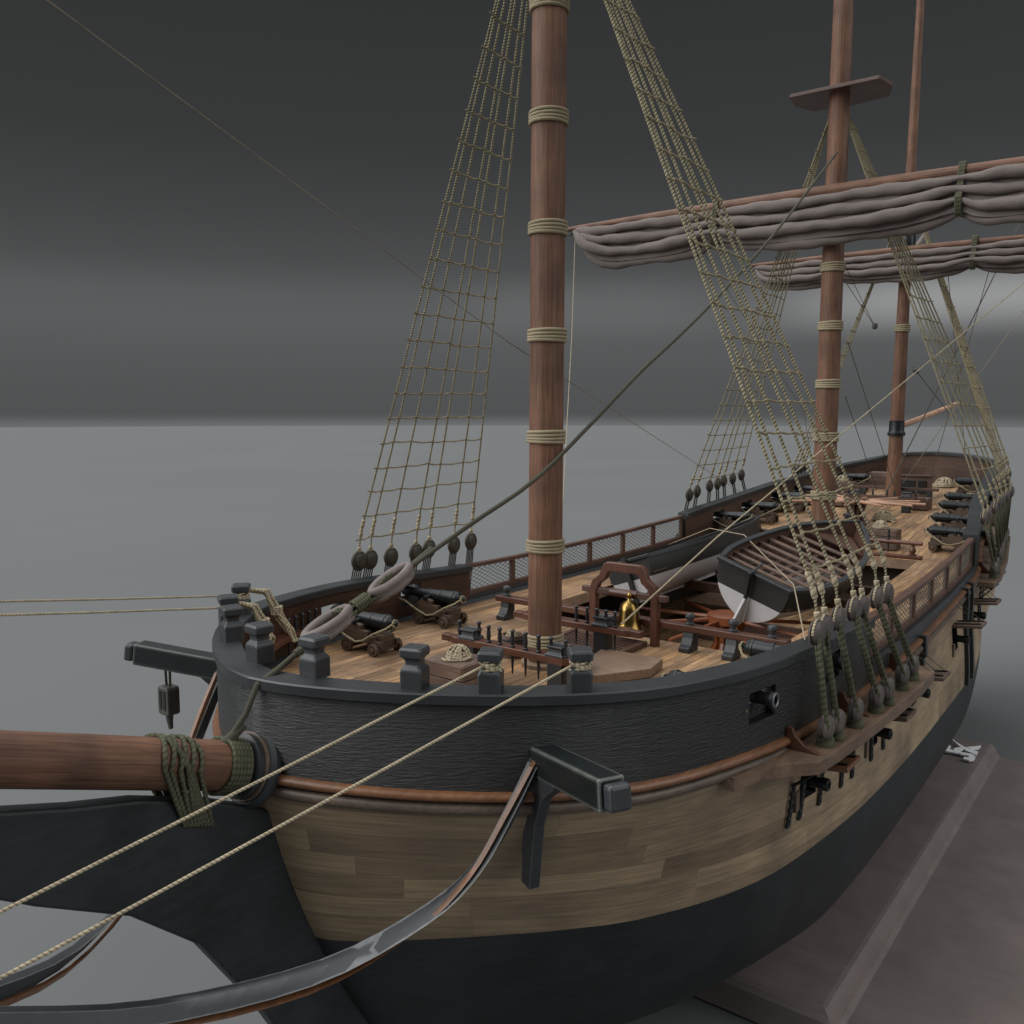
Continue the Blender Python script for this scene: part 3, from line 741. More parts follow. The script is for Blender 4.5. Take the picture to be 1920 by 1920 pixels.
# bowsprit
bs = thing('bowsprit', 'thick brown bowsprit running out past the bow with rope lashings', 'bowsprit', (-8.0, 0, .08))
d = V((-4.0, 0, 1.40)).normalized(); A0 = V((-8.14, 0, .13)); P = lambda s: A0 + d * s
m = MB(); m.tube([P(s) for s in (-1.2, 0, 2, 4.5, 7, 10)], [.40, .40, .385, .365, .345, .32], 28, vs=1); m.build('pole', M['sprit'], bs)
m = MB(); m.lathe([(0, .42), (0, .62), (.06, .66), (.14, .66), (.20, .60), (.20, .42)], P(.10), d, 28); m.lathe([(0, .42), (0, .52), (.10, .52), (.12, .42)], P(.36), d, 28); m.build('hull_collar', M['cap'], bs)
m = MB(); m.lathe([(0, .43), (.0, .56), (.10, .56), (.10, .43)], P(.25), d, 28); m.build('collar_trim', M['mould2'], bs)
e1 = V((0, 1, 0)); e2 = d.cross(e1)
def ringpts(s, r, n=24, wob=0): return [P(s + wob * sin(3 * a)) + (e1 * cos(a) + e2 * sin(a)) * (r + .012 * sin(5 * a)) for a in [2 * pi * k / n for k in range(n)]]
m = MB()
for i in range(6): m.tube(ringpts(.55 + i * .065, .43), .034, 8, closed=True)
m.build('lashing', M['olive'], bs)
m = MB()
for i in range(9):
    s0 = 1.50 + i * .062
    pts = [P(s0 + .10 * sin(2 * a + i)) + (e1 * cos(a) + V((0, 0, 1)) * sin(a)) * (.42 + .02 * random.random()) for a in [pi * (k / 14) * 1.0 for k in range(0, 15)]]
    dn = P(s0 - .1) + V((.22, 0, -1.0))
    pts = [dn + V((0, .17, 0))] + pts + [dn + V((0, -.2, 0))]
    m.tube(pts, .036, 8)
m.build('gammoning', M['olive'], bs)

# ------------------------------------------------------------------ yards and furled sails
def yard(name, label, x, z, half, r, cant, rk=0):
    m = MB(); n = 24; pts = []; rs = []
    for k in range(n + 1):
        t = -1 + 2 * k / n; pts.append(V((x, t * half, z + cant * t))); rs.append(r * (1 - .55 * abs(t) ** 2))
    t_ = thing(name, label, 'yard', (x, 0, z)); m.tube(pts, rs, 14, vs=1); m.build('spar', M['mastY'], t_)
    m = MB()
    for sgn in (-1, 1): m.tube([(x, sgn * half * .99, z + cant * sgn - .25), (x, sgn * half * 1.04, z + cant * sgn - .27)], .04, 8); m.tube([(x, sgn * half * .93, z + cant * sgn), (x, sgn * half * .99, z + cant * sgn - .25)], .05, 6)
    m.build('boom_iron', M['iron'], t_)
    return t_
yard('main_yard', 'long yard of the mainmast carrying the large furled sail at the top', 19.2, 14.55, 12.3, .24, .0)
yard('mizzen_yard', 'slimmer yard crossing the mizzenmast above the furled after sail', 30.1, 13.82, 7.7, .17, .0)
def furled(name, label, x, z, half, drops, folds, r):
    t = thing(name, label, 'sail', (x, 0, z - 2)); rng = random.Random(len(name) + int(x))
    gk = [drops[i][0] for i in range(len(drops)) if drops[i][2]]
    m = MB(); n = 96
    for f in range(folds):
        a = f / (folds - 1); pts = []; rs = []; ph = rng.uniform(0, 6)
        for k in range(n + 1):
            y = -half + 2 * half * k / n; dz = lerp_tab([(q[0], q[1]) for q in drops], y)
            # sag between gaskets: smooth interpolation
            zz = z - .14 - dz * (.12 + .88 * a) + .05 * sin(y * 1.3 + ph) * dz * .4 + .02 * sin(y * 5 + ph * 2)
            xx = x - .30 - .30 * sin(a * pi) * min(1, dz) + (.19 if f % 2 else 0) + .07 * sin(y * .9 + ph)
            g = min((abs(y - q) for q in gk), default=9); pinch = .45 + .55 * min(1, g / .9)
            rs.append(r * pinch * (.85 + .3 * sin(y * .7 + ph) ** 2) * min(1, .25 + dz)); pts.append(V((xx, y, zz)))
        m.tube(pts, rs, 12, vs=1)
    # smooth cloth backing behind the rolls
    rows = [[], [], []]
    for k in range(n + 1):
        y = -half + 2 * half * k / n; dz = lerp_tab([(q[0], q[1]) for q in drops], y)
        for i, s_ in enumerate((0.02, .5, .98)): rows[i].append(V((x - .2 - .1 * i, y, z - .1 - dz * s_)))
    m.grid(rows, None)
    m.build('canvas', M['sail'], t)
    for q in gk:
        dz = lerp_tab([(s_[0], s_[1]) for s_ in drops], q); m = MB()
        for o in (-.07, 0, .07):
            m.tube([V((x + .26 * cos(a) - .28 * (sin(a) < 0) - .1, q + o, z - (dz * .5) + (dz * .5 + .3) * sin(a))) for a in [2 * pi * k / 16 for k in range(16)]], .05, 6, closed=True)
        m.build('gasket', M['olive'], t)
    return t
def sagdrops(gas, ends, deep, shallow):
    """list of (y, drop, is_gasket) with a belly between gaskets"""
    out = [(-ends, .12, False)]
    ys = [-ends] + gas + [ends]
    for a, b in zip(ys, ys[1:]):
        for k in range(1, 10):
            t = k / 10; ea = .15 if a == -ends else shallow; eb = .15 if b == ends else shallow
            out.append((a + (b - a) * t, ea + (eb - ea) * t + (deep - (ea + (eb - ea) * t)) * (1 - (2 * t - 1) ** 4), False))
        if b != ends: out.append((b, shallow, True))
    out.append((ends, .12, False)); return out
furled('furled_sail', 'large pale furled sail hanging in folds from the main yard at the top edge', 19.2, 14.55, 11.7, sagdrops([-8.6, -4.7, 4.7], 11.7, 1.75, 1.3), 4, .21)
furled('furled_sail', 'smaller pale furled sail behind the mainmast, tied under the mizzen yard', 30.1, 13.82, 7.4, sagdrops([-3.2, 3.2], 7.4, 1.25, .95), 4, .155)

# ------------------------------------------------------------------ shrouds, deadeyes and ratlines
def deadeye(c, ax, r, th, rz=0):
    m = MB(); m.lathe([(-th, r * .6), (-th * .75, r * .88), (-th * .35, r), (-th * .12, r * .84), (th * .12, r * .84), (th * .35, r), (th * .75, r * .88), (th, r * .6)], c, ax, 18)
    return m
def seiz(a, b, r, n=8):
    m = MB(); m.tube([V(a).lerp(V(b), t) for t in (0, .12, .35, .65, .88, 1)], [r * .7, r, r * 1.05, r, r * 1.05, r * .75], 10); return m
def shrouds(label, sgn, xs, ydead, zdead, seat, apex, rr, zr0, zr1, nr, far=False, mat='shroud', dr=.23, seiz_h=.8):
    t = thing('shroud_rigging', label, 'shrouds', (xs[0], sgn * seat(xs[0])[0], seat(xs[0])[1]), 'rope ladders of shrouds and ratlines')
    A = V(apex); lines = []
    for i, x in enumerate(xs):
        sy, sz = seat(x); S = V((x, sgn * sy, sz)); D = V((x + (A.x - x) * .13, sgn * ydead, zdead + random.uniform(-.04, .04) + (x - xs[0]) * (seat(xs[-1])[1] - seat(xs[0])[1]) / max(.1, xs[-1] - xs[0])))
        F = D + V((0, 0, seiz_h)); F.y -= sgn * .09
        tip = A + V((0, 0, .06 * i))
        lines.append((F, tip))
        m = MB(); m.tube([D + V((0, 0, dr * .9)), F, F.lerp(tip, .33), F.lerp(tip, .66), tip], [rr * .7, rr, rr, rr, rr], 10 if not far else 6); sh = m.build('shroud', M[mat], t)
        side = V((0, 1, 0)) if True else None
        ax = V((.06, 1, 0)).normalized()
        de = deadeye(D, ax, dr, dr * .48)
        if sgn > 0: de.tube([D + V((cos(q) * dr * .98, 0, sin(q) * dr * 1.02)) for q in [2 * pi * k / 20 for k in range(20)]], .055, 8, closed=True)
        de.build('upper_deadeye', M['deadeye'] if sgn < 0 else M['deadeyedk'], sh, ang=50)
        L = S + V((0, 0, .34)); deadeye(L, ax, dr * .98, dr * .48).build('lower_deadeye', M['deadeye'], sh, ang=50)
        m = MB()   # strop round the upper deadeye
        for o in (0,):
            m.tube([D + V((1, 0, 0)) * cos(a) * dr * 1.0 + V((0, 0, 1)) * sin(a) * dr * 1.05 for a in [pi * k / 12 for k in range(13)]], rr * .8, 8)
        st = D + V((0, 0, dr * 1.0)); m2 = MB()
        a0, b0 = st, st + (F - st) * .30; k0, k1 = st + (F - st) * .74, F + (tip - F).normalized() * .1
        mm = m
        for a, b in ((a0, b0), (k0, k1)):
            s_ = seiz(a, b, max(.055, rr * 1.9)); addm(mm, s_)
        s_ = seiz(k1 + (tip - F).normalized() * .02, k1 + (tip - F).normalized() * .3, max(.05, rr * 1.7)); addm(mm, s_)
        build_each(mm, 'seizing', M['ropelite'] if not far else M['rope'], sh)
        m = MB(); lr = .043 if sgn < 0 and not far else (.034 if far else .02)
        for o in ((-1, 0, 1) if (sgn < 0 and far) else (-1, 1) if (sgn < 0 or far) else (-1, -.5, 0, .5, 1)):
            for yy in (o * (.085 if sgn < 0 and not far else .05),):
                sp_ = .62 if sgn < 0 else .9; m.tube([D + V((o * dr * sp_, yy, -.02)), D.lerp(L, .5) + V((o * dr * sp_, yy, 0)), L + V((o * dr * sp_, yy, .02))], lr, 7)
        m.build('lanyard', M['olive'] if sgn < 0 else M['lanyarddk'], sh)
        m = MB(); m.tube([S + V((0, 0, -.05)), S + V((0, 0, .02)), S + V((0, 0, .12)), S + V((0, 0, .2))], [dr * .62, dr * .66, dr * .66, dr * .5], 12); m.build('chain_strop', M['olive'], sh)
    for k in range(nr):
        z = zr0 + (zr1 - zr0) * k / (nr - 1) if nr > 1 else zr0; P = []
        for F, T in lines:
            s_ = (z - F.z) / (T.z - F.z); P.append(F + (T - F) * s_ + V((0, sgn * (rr + .01), random.uniform(-.03, .03))))
        Q = []
        for a, b in zip(P, P[1:]):
            Q += [a, a.lerp(b, .5) + V((0, 0, -.02 - .02 * random.random()))]
        Q.append(P[-1]); e0 = (P[0] - P[1]).normalized() * .08; e1_ = (P[-1] - P[-2]).normalized() * .08
        m = MB(); m.tube([P[0] + e0] + Q + [P[-1] + e1_], max(.024, rr * .7), 6); m.build('ratline', M['rope'], t)
    return t
fseat = lambda x: (lerp_tab([(-.2, 6.72), (1.3, 6.86), (3, 6.98), (5.4, 6.96)], x), -.36)
shrouds('near port fore shrouds, thick striped ropes with big grey deadeyes in the right foreground', -1, FSX, 6.48, 1.80, fseat, (0, -.15, 17.9), .031, 3.0, 16.5, 22, dr=.255)
shrouds('starboard fore shrouds, a tan rope ladder left of the foremast', 1, FSX, 6.22, 1.86, fseat, (0.25, .05, 19.6), .026, 2.5, 16.5, 22)
mseat = lambda x: (lerp_tab([(19.6, 6.4), (26.2, 5.75)], x), mould_z(x) - .22)
shrouds('starboard main shrouds, dark rope ladder seen between the foremast and mainmast', 1, MSX, 5.95, 2.3, mseat, (19.9, .2, 18), .030, 2.95, 17, 22, True, dr=.24, seiz_h=.55)
shrouds('port main shrouds, pale ropes bunched together at the right near the mizzenmast', -1, MSX, 5.95, 2.12, mseat, (19.9, -.2, 17.5), .030, 3.0, 17, 18, True, dr=.24, seiz_h=.55)
zseat = lambda x: (lerp_tab([(29, 5.05), (32.4, 4.8)], x), mould_z(x))
shrouds('starboard mizzen shrouds, small rope ladder seen between mainmast and mizzenmast', 1, ZSX[:4], 4.85, 2.85, zseat, (31, .1, 16.4), .026, 3.4, 15, 20, True, dr=.2, seiz_h=.6)
shrouds('port mizzen shrouds, thick rope bundle at the far right edge', -1, ZSX, 4.85, 2.75, zseat, (31, -.2, 16.2), .042, 4.2, 15, 12, True, dr=.2, seiz_h=.6, mat='rope')

# ------------------------------------------------------------------ main stay with its two hearts
ms = thing('main_stay', 'dark olive main stay rising from the bowsprit past the foremast with two grey wooden hearts', 'stay rope', (-8.55, 0, .6))
h1 = V((-6.62, .02, 2.22)); h2 = V((-5.17, -.12, 2.80)); T_ = V((19.0, -.25, 15.9))
dd = V((9.3, -.55, 9.45)) - h2; 
m = MB(); pth = [P(.75) + V((0, -.05, .36)), V((-8.5, -.12, 1.15)), V((-8.33, -.22, 1.62)), V((-7.95, -.22, 1.76)), V((-7.2, -.1, 2.02))]
m.tube(pth, .05, 10); m.tube([pth[0] + V((0, 0, -.1)), pth[0] + V((0, 0, .02)), V((-8.53, -.1, .98))], [.1, .1, .07], 10); m.tube([V((-7.5, -.14, 1.92)), V((-7.25, -.1, 2.0))], .07, 8)
m.build('collar_rope', M['staydk'], ms)
def heart(c, dr_, L, W):
    dr_ = dr_.normalized(); sd = dr_.cross(V((0, 0, 1))).normalized(); nn = sd.cross(dr_)
    nn = (nn + sd * .1).normalized(); sd = dr_.cross(nn).normalized()
    m = MB(); n = 28; pts = []
    for k in range(n):
        a = 2 * pi * k / n; r = 1 + .12 * abs(cos(a)) ** 5
        pts.append(c + dr_ * cos(a) * L * r * .88 + sd * sin(a) * W)
    for o in (-.10, .0, .10):
        m.tube([p + nn * o * .75 for p in pts], .085 if o else .075, 10, closed=True, vs=1)
    return m
sdir = (h2 - h1).normalized()
heart(h1, sdir, .50, .155).build('heart', M['heart'], ms, ang=60); heart(h2, (sdir + dd.normalized()) / 2, .50, .155).build('heart', M['heart'], ms, ang=60)
m = MB(); a, b = h1 + sdir * .12, h2 - sdir * .12; mid = a.lerp(b, .5)
for i in range(7):
    o = V((cos(i * .9) * .05, sin(i * .9) * .09, cos(i * 1.7) * .05)); m.tube([a + o * 2.2 + V((0, 0, .10 * (-1) ** i)), a.lerp(mid, .5) + o * 1.3, mid + o * .7, mid.lerp(b, .5) + o * 1.3, b + o * 2.2 + V((0, 0, .10 * (-1) ** i))], .030, 7)
for i in range(6):
    c = mid + sdir * (i - 2.5) * .058; ring = []
    u_ = sdir.orthogonal().normalized(); w_ = sdir.cross(u_)
    m.tube([c + (u_ * cos(q) + w_ * sin(q)) * .115 for q in [2 * pi * k / 14 for k in range(14)]], .032, 8, closed=True)
m.build('lashing', M['olive'], ms)
h2e = h2 + dd.normalized() * .50
m = MB(); ctl = [tuple(h2e), (-3.34, -.5, 3.73), (-1.32, -.62, 4.5), (.83, -.6, 5.6), (3.35, -.58, 6.99), (5.43, -.55, 8.0), (8.03, -.5, 9.33), (12.45, -.4, 11.81), tuple(T_)]
pts = [V((xx, smooth_tab([(c[0], c[1]) for c in ctl], xx), smooth_tab([(c[0], c[2]) for c in ctl], xx))) for xx in [h2e.x + (T_.x - h2e.x) * k / 40 for k in range(41)]]
m.tube(pts, .047, 10); m.tube([h2e, h2e + dd.normalized() * .7], .066, 10); m.build('stay_rope', M['staydk'], ms)

# ------------------------------------------------------------------ loose ropes made fast to the bow posts
def hitch(x, y, r=.155, n=5, rr=.028):
    m = MB(); z0 = rail_z(x, y) + .345
    for i in range(n):
        m.tube([V((x + (r + .01 * sin(7 * a + i)) * cos(a), y + r * sin(a), z0 + i * rr * 1.55 + .03 * sin(a * 2 + i * 1.3))) for a in [2 * pi * k / 20 for k in range(20)]], rr, 7, closed=True)
    return m
def bowline(label, px, py, end, hang=None):
    z0 = rail_z(px, py) + .43
    t = thing('bow_rope', label, 'rope', (px, py, z0 - .1), 'ropes made fast to the bow posts')
    d_ = (V(end) - V((px, py, z0))).normalized(); s0 = V((px, py, z0)) + V((d_.x, d_.y, 0)).normalized() * .16
    m = MB(); m.tube([s0, s0.lerp(V(end), .33) + V((0, 0, -.02)), s0.lerp(V(end), .66) + V((0, 0, -.02)), V(end)], .021, 8); m.build('line', M['ropelite'], t)
    hitch(px, py).build('hitch', M['ropelite'], t)
    if hang:
        m = MB(); rng = random.Random(3)
        for i in range(12):
            q = lambda s_: V((rng.uniform(-.09, .09), rng.uniform(-.09, .09), rng.uniform(-.05, .05))) * s_
            p0 = V((px, py, z0 + .12)) + q(1); pts = [p0] + [V((px, py, z0)) + V(h) + q(1.0) for h in hang]
            m.tube(pts, .027, 7)
        c = V((px, py, z0)) + V(hang[1]); 
        for i in range(4): m.tube([c + V((.11 * cos(a), .11 * sin(a), -.06 + i * .05)) for a in [2 * pi * k / 12 for k in range(12)]], .026, 7, closed=True)
        m.build('hanging_coil', M['ropelite'], t)
bowline('upper thin rope leading left from the rearmost bow post, with a hanging coil', -5.27, 4.42, (-14.5, 3.7, 3.46), [(.42, -.3, .02), (.62, -.42, -.42), (.78, -.62, -.85), (.86, -.72, -1.1)])
bowline('lower thin rope leading left from the second bow post, with a short hanging coil', -6.30, 3.42, (-14.5, 3.6, 3.26), [(.40, -.28, -.05), (.55, -.4, -.4), (.62, -.5, -.7), (.64, -.52, -.8)])
bowline('pale rope crossing the bow from the left one of two near rope wrapped posts', -6.30, -3.42, (-16.3, -2.27, .45))
bowline('pale rope crossing the black bow from the rightmost rope wrapped post', -5.27, -4.42, (-15.6, -2.53, 0.0))

# ------------------------------------------------------------------ thin running lines
def line(label, pts, r, mat='thin', block=None, name='rigging_line'):
    t = thing(name, label, 'rope', pts[0], 'thin running lines')
    m = MB(); m.tube([V(p) for p in pts], r, 6); m.build('line', M[mat], t)
    for b_ in block or []:
        m = MB(); m.lathe([(-.16, .03), (-.12, .11), (0, .15), (.12, .11), (.16, .03)], b_, (V(pts[-1]) - V(pts[0])).normalized(), 12); m.build('block', M['block'], t)
    return t
line('faint thin brace running down right behind the foremast to the far bulwark', [(-12, -1.0, 10.95), (-.5, .65, 7.55), (24, 5.0, 1.9)], .009, 'thin')
line('pale rope from the bell side fife rail up past the port shrouds', [(1.01, -1.5, 1.0), (6.24, -1.52, 2.52), (14.35, -1.6, 4.62), (30.1, -7.5, 13.75)], .022, 'ropelite')
line('thin pale line hanging from the end of the main yard beside the foremast', [(19.2, 11.9, 14.3), (14, 8.6, 9.0), (6, 3.6, 2.6)], .015, 'ropelite')
line('dark thin line from upper right down to the mizzen fife rail', [(36.58, -4.0, 15.59), (28.6, -.2, 2.2)], .03, 'thindk')
line('thin pale line at the right crossing behind the port shrouds', [(40, -4.2, 11.9), (30.5, -.4, 2.4)], .018, 'thin')
line('double thin line with a round block left of the mizzenmast', [(20.2, -.1, 12.3), (29.5, 1.04, 10.25), (29.7, 1.06, 10.2), (20.2, -.1, 11.6)], .014, 'thindk', [(29.7, 1.05, 10.2)])
line('thin line with a round block right of the mizzenmast', [(30.6, -.6, 8.2), (32.6, -2.2, 5.6)], .018, 'thindk', [(30.75, -.72, 8.0)])
line('thin dark line slanting down left of the mainmast', [(19.0, 5.2, 12.7), (20.5, 1.2, 6.0), (21, .8, 3.0)], .014, 'thindk')
line('thin dark line slanting down between mainmast and mizzenmast', [(20.3, -.55, 8.8), (29.3, -.3, 2.4)], .016, 'thindk')
line('second thin dark line slanting down between mainmast and mizzenmast', [(20.3, -.55, 6.6), (28.2, .2, 2.2)], .016, 'thindk')
line('thin line rising behind the mizzen shrouds to the furled after sail', [(30.9, -1.6, 2.6), (30.0, -4.0, 13.2)], .016, 'thindk')
line('thin line crossing another behind the port mizzen shrouds', [(31.2, -3.2, 3.0), (30.0, -2.0, 13.2)], .016, 'thindk')
line('thin boat lashing stretched across both boats to the port rail', [(17.2, 5.75, .3), (14.6, 2.6, 1.55), (12.26, .23, 1.75), (8.0, -3.09, 1.05), (.45, -6.05, 1.46)], .016, 'ropelite', name='boat_lashing')

# spanker boom and gaff
m = MB(); m.tube([(31.0, 0, 5.25), (34, 0, 5.5), (44.5, 0, 6.5)], [.15, .15, .12], 12, vs=1); tag(m.build('spanker_boom', M['pole']), 'pale wooden boom pointing aft from the iron collar of the mizzenmast', 'boom')
m = MB(); m.tube([(31.2, 0, 13.6), (37, 0, 16.6)], [.13, .11], 12, vs=1); tag(m.build('gaff_spar', M['sail']), 'grey gaff spar slanting up behind the mizzenmast at the top edge', 'spar')

# ------------------------------------------------------------------ cannons
def make_cannon():
    t = thing('cannon', '', 'cannon', (0, 0, 0), 'deck cannons on wooden carriages')
    # local: muzzle towards +Y, origin on deck under the axle centre
    z = .80
    m = MB(); m.lathe([(t_ * .73, r_ * .9) for t_, r_ in [(-1.42, .035), (-1.38, .07), (-1.32, .085), (-1.26, .07), (-1.22, .055), (-1.18, .12), (-1.12, .185), (-1.06, .205), (-1.0, .215), (-.97, .235), (-.90, .235), (-.88, .218), (-.35, .20), (-.33, .215), (-.27, .215), (-.25, .19), (.30, .175), (.32, .188), (.38, .188), (.40, .165), (1.45, .132), (1.55, .145), (1.66, .168), (1.72, .165), (1.76, .15), (1.76, .09), (1.3, .085)]], (0, 0, z), (0, 1, 0), 24)
    b = m.build('barrel', M['iron'], t, local=True, ang=25)
    m = MB(); m.tube([(-.40, .15, z - .03), (.40, .15, z - .03)], .065, 12); m.build('trunnion', M['iron'], b, local=True)
    m = MB(); m.tube([V((.122 * cos(a), 1.285, z + .122 * sin(a))) for a in [2 * pi * k / 24 for k in range(24)]], .022, 8, closed=True); m.build('muzzle_ring', M['worniron'], b, local=True)
    for sgn in (-1, 1):
        m = MB(); m.prism([(a_ * .76, b_) for a_, b_ in [(-1.05, .22), (-1.05, .36), (-.72, .36), (-.72, .46), (-.42, .46), (-.42, .58), (-.10, .58), (-.10, .70), (.12, .74), (.42, .74), (.50, .66), (.62, .60), (.70, .22), (.35, .20), (.15, .27), (-.45, .27), (-.65, .22)]], (sgn * .13, 0, 0), (sgn * .20, 0, 0), (0, 1, 0), (0, 0, 1))
        m.build('carriage_cheek', M['brownY'], t, local=True, bevel=.012)
    m = MB(); m.bb(-.21, .21, -.72, .42, .24, .32); m.bb(-.42, .42, -.68, -.52, .10, .25); m.bb(-.42, .42, .26, .42, .10, .25); m.bb(-.17, .17, -.76, -.42, .33, .5); m.build('carriage_bed', M['brownY'], t, local=True, bevel=.012)
    for sgn in (-1, 1):
        for y, r in ((-.60, .16), (.34, .175)):
            m = MB(); m.lathe([(0, .05), (0, r * .95), (.015, r), (.085, r), (.10, r * .95), (.10, r * .72), (.085, r * .68), (.085, r * .45), (.12, r * .42), (.13, r * .25), (.13, .04)], (sgn * .36, y, r + .0), (sgn, 0, 0), 20); w_ = m.build('wheel', M['brownX'], t, local=True, ang=30)
    m = MB()
    for sgn in (-1, 1):
        m.tube([(sgn * .06, -.97, z + .02), (sgn * .22, -.86, z - .1), (sgn * .38, -.56, z - .25), (sgn * .44, -.26, .36), (sgn * .45, .0, .30), (sgn * .46, .37, .42), (sgn * .52, .78, .64), (sgn * .55, .98, .68)], .028, 8)
    m.tube([V((.09 * cos(a), -.965 + .02 * sin(a), z + .085 * sin(a))) for a in [2 * pi * k / 14 for k in range(14)]], .028, 7, closed=True)
    m.build('breeching_rope', M['rope'], t, local=True)
    return t
can = make_cannon(); first = True
names = {(0, 1): 'starboard cannon nearest the bow, beside the row of black pins', (1, 1): 'starboard cannon at the break of the forecastle bulwark', (0, -1): 'port bow cannon whose muzzle sticks out of the black bow', (1, -1): 'port cannon behind the shroud lanyards, its breech just showing over the rail'}
for i, x in enumerate((-1.63, 1.62)):
    for sgn in (1, -1):
        y = (4.30, 4.90)[i] if sgn > 0 else hb(x) - 1.06
        lab = names[(i, sgn)]; loc = (x, sgn * y, deck_z(x)); rz = 0 if sgn > 0 else pi
        if first: can.location = loc; can.rotation_euler = (0, 0, rz); can['label'] = lab; first = False
        else: dup(can, loc, rz, lab)
ordn = ['foremost', 'second', 'third', 'fourth', 'aftmost']
for i, x in enumerate(QX):
    for sgn in (1, -1):
        y = hb(x) - .98; s_ = 'starboard' if sgn > 0 else 'port'
        dup(can, (x, sgn * y, deck_z(x)), 0 if sgn > 0 else pi, '%s cannon of the %s quarterdeck row, counted from the bow' % (ordn[i], s_))
# lower gun deck muzzles
for sgn in (-1, 1):
    for i, x in enumerate(LPORTS):
        z = PT(x) - .40; y0 = section(x, z).y
        m = MB(); m.lathe([(-1.6, .13), (-.4, .135), (.20, .112), (.24, .118), (.34, .135), (.41, .132), (.44, .115), (.44, .075), (.1, .07)], (x, sgn * y0, z), (0, sgn, 0), 20)
        o = m.build('gun_muzzle', M['iron'], ang=25)
        tag(o, '%s lower deck gun muzzle number %s from the bow under its raised port lid' % ('port' if sgn < 0 else 'starboard', ['one', 'two', 'three', 'four', 'five', 'six', 'seven'][i]), 'gun', 'lower deck guns under open port lids')

# ------------------------------------------------------------------ fife rails, pins, belfry, beam rail
def pin(x, y, z, label, h=.40, low=.60):
    m = MB(); m.lathe([(-low, .018), (-low * .5, .034), (-.02, .038), (0, .062), (.03, .062), (.05, .036), (h * .35, .052), (h * .6, .046), (h * .78, .032), (h * .84, .052), (h * .93, .056), (h, .03)], (x, y, z), (0, 0, 1), 12)
    return tag(m.build('belaying_pin', M['pin'], ang=50), label, 'belaying pin', 'black belaying pins in the wooden rails')
def fife(name, label, x, y0, y1, z, deck, posts, wd=.36, th=.16, end=.42, mat='redY'):
    t = thing(name, label, 'pin rail', (x, (y0 + y1) / 2, deck))
    n = .07; hw = wd / 2
    poly = [(y0, -hw * .55), (y0 + end * .65, -hw * .55), (y0 + end, -hw), (y1 - end, -hw), (y1 - end * .65, -hw * .55), (y1, -hw * .55), (y1, hw * .55), (y1 - end * .65, hw * .55), (y1 - end, hw), (y0 + end, hw), (y0 + end * .65, hw * .55), (y0, hw * .55)]
    m = MB(); m.prism([(p[0], p[1]) for p in poly], (0, 0, th), (x, 0, z - th), (0, 1, 0), (1, 0, 0)); m.build('rail', M[mat], t, bevel=.015)
    for y in posts:
        m = MB(); m.bb(x - .15, x + .15, y - .19, y + .19, deck, z - th); po = m.build('post', M['pin'], t, bevel=.015)
        m = MB(); rows = [[V((x + sx * r, y + sy * r * 1.15, z + h)) for sx, sy in ((-1, -1), (1, -1), (1, 1), (-1, 1), (-1, -1))] for r, h in ((.20, 0), (.20, .04), (.15, .075), (.14, .15), (.18, .19), (.18, .23), (.14, .21))]
        m.grid(rows, None, smooth=False); m.add(rows[-1][:4], [(0, 1, 2, 3)]); m.build('post_head', M['post'], po, bevel=.01)
    return t
onum = ['first', 'second', 'third', 'fourth', 'fifth', 'sixth', 'seventh', 'eighth', 'ninth', 'tenth']
Z1 = .80; X1 = -1.50
fife('fife_rail', 'dark red fife rail in front of the foremast with a row of black pins', X1, -2.05, 1.85, Z1, .0, (1.02, -1.42))
for i, y in enumerate((1.30, .86, .44, .12, -.24, -.60, -.95, -1.28, -1.66)):
    pin(X1 - .07 if i not in (1,) else X1 + .1, y, Z1, '%s black pin from the starboard end of the rail in front of the foremast' % onum[i])
X2 = 1.42
fife('fife_rail', 'dark red fife rail just behind the foremast, next to the bell', X2, -1.85, 1.95, Z1, .0, (1.0, -.75))
for i, y in enumerate((1.30, .62, .02, -.30, -.58, -.84, -1.10)):
    pin(X2 - .02, y, Z1, '%s black pin from the starboard end of the rail behind the foremast' % onum[i])
rk_pins = (-3.52, -3.22, -2.93, -2.64, -2.38)
for sgn in (1,):
    for i, u in enumerate((-3.75, -3.45, -3.16, -2.87, -2.58)):
        p = planf(u, sgn, .55); pin(p.x, p.y, .69, '%s black pin from the bow in the rack inside the starboard bulwark' % onum[i])
# mizzen fife rail
fz = fife('fife_rail', 'low dark fife rail around the mizzenmast on the quarterdeck', 28.15, -2.0, 2.0, 1.95, 1.19, (-1.2, 1.2), mat='dkredY')
m = MB(); m.prism([(-2.0, -.14), (2.0, -.14), (2.0, .14), (-2.0, .14)], (0, 0, .13), (30.9, 0, 2.05), (0, 1, 0), (1, 0, 0)); m.build('rail', M['dkredY'], fz, bevel=.01)
for y in (-1.6, 1.6): m = MB(); m.bb(30.78, 31.02, y - .12, y + .12, 1.38, 2.05); m.build('post', M['pin'], fz, bevel=.01)
for i, y in enumerate((1.5, .75, .35, -.3, -.65, -1.6)): pin(28.12, y, 1.95, '%s black pin from starboard in the mizzen fife rail' % onum[i], .3, .5)

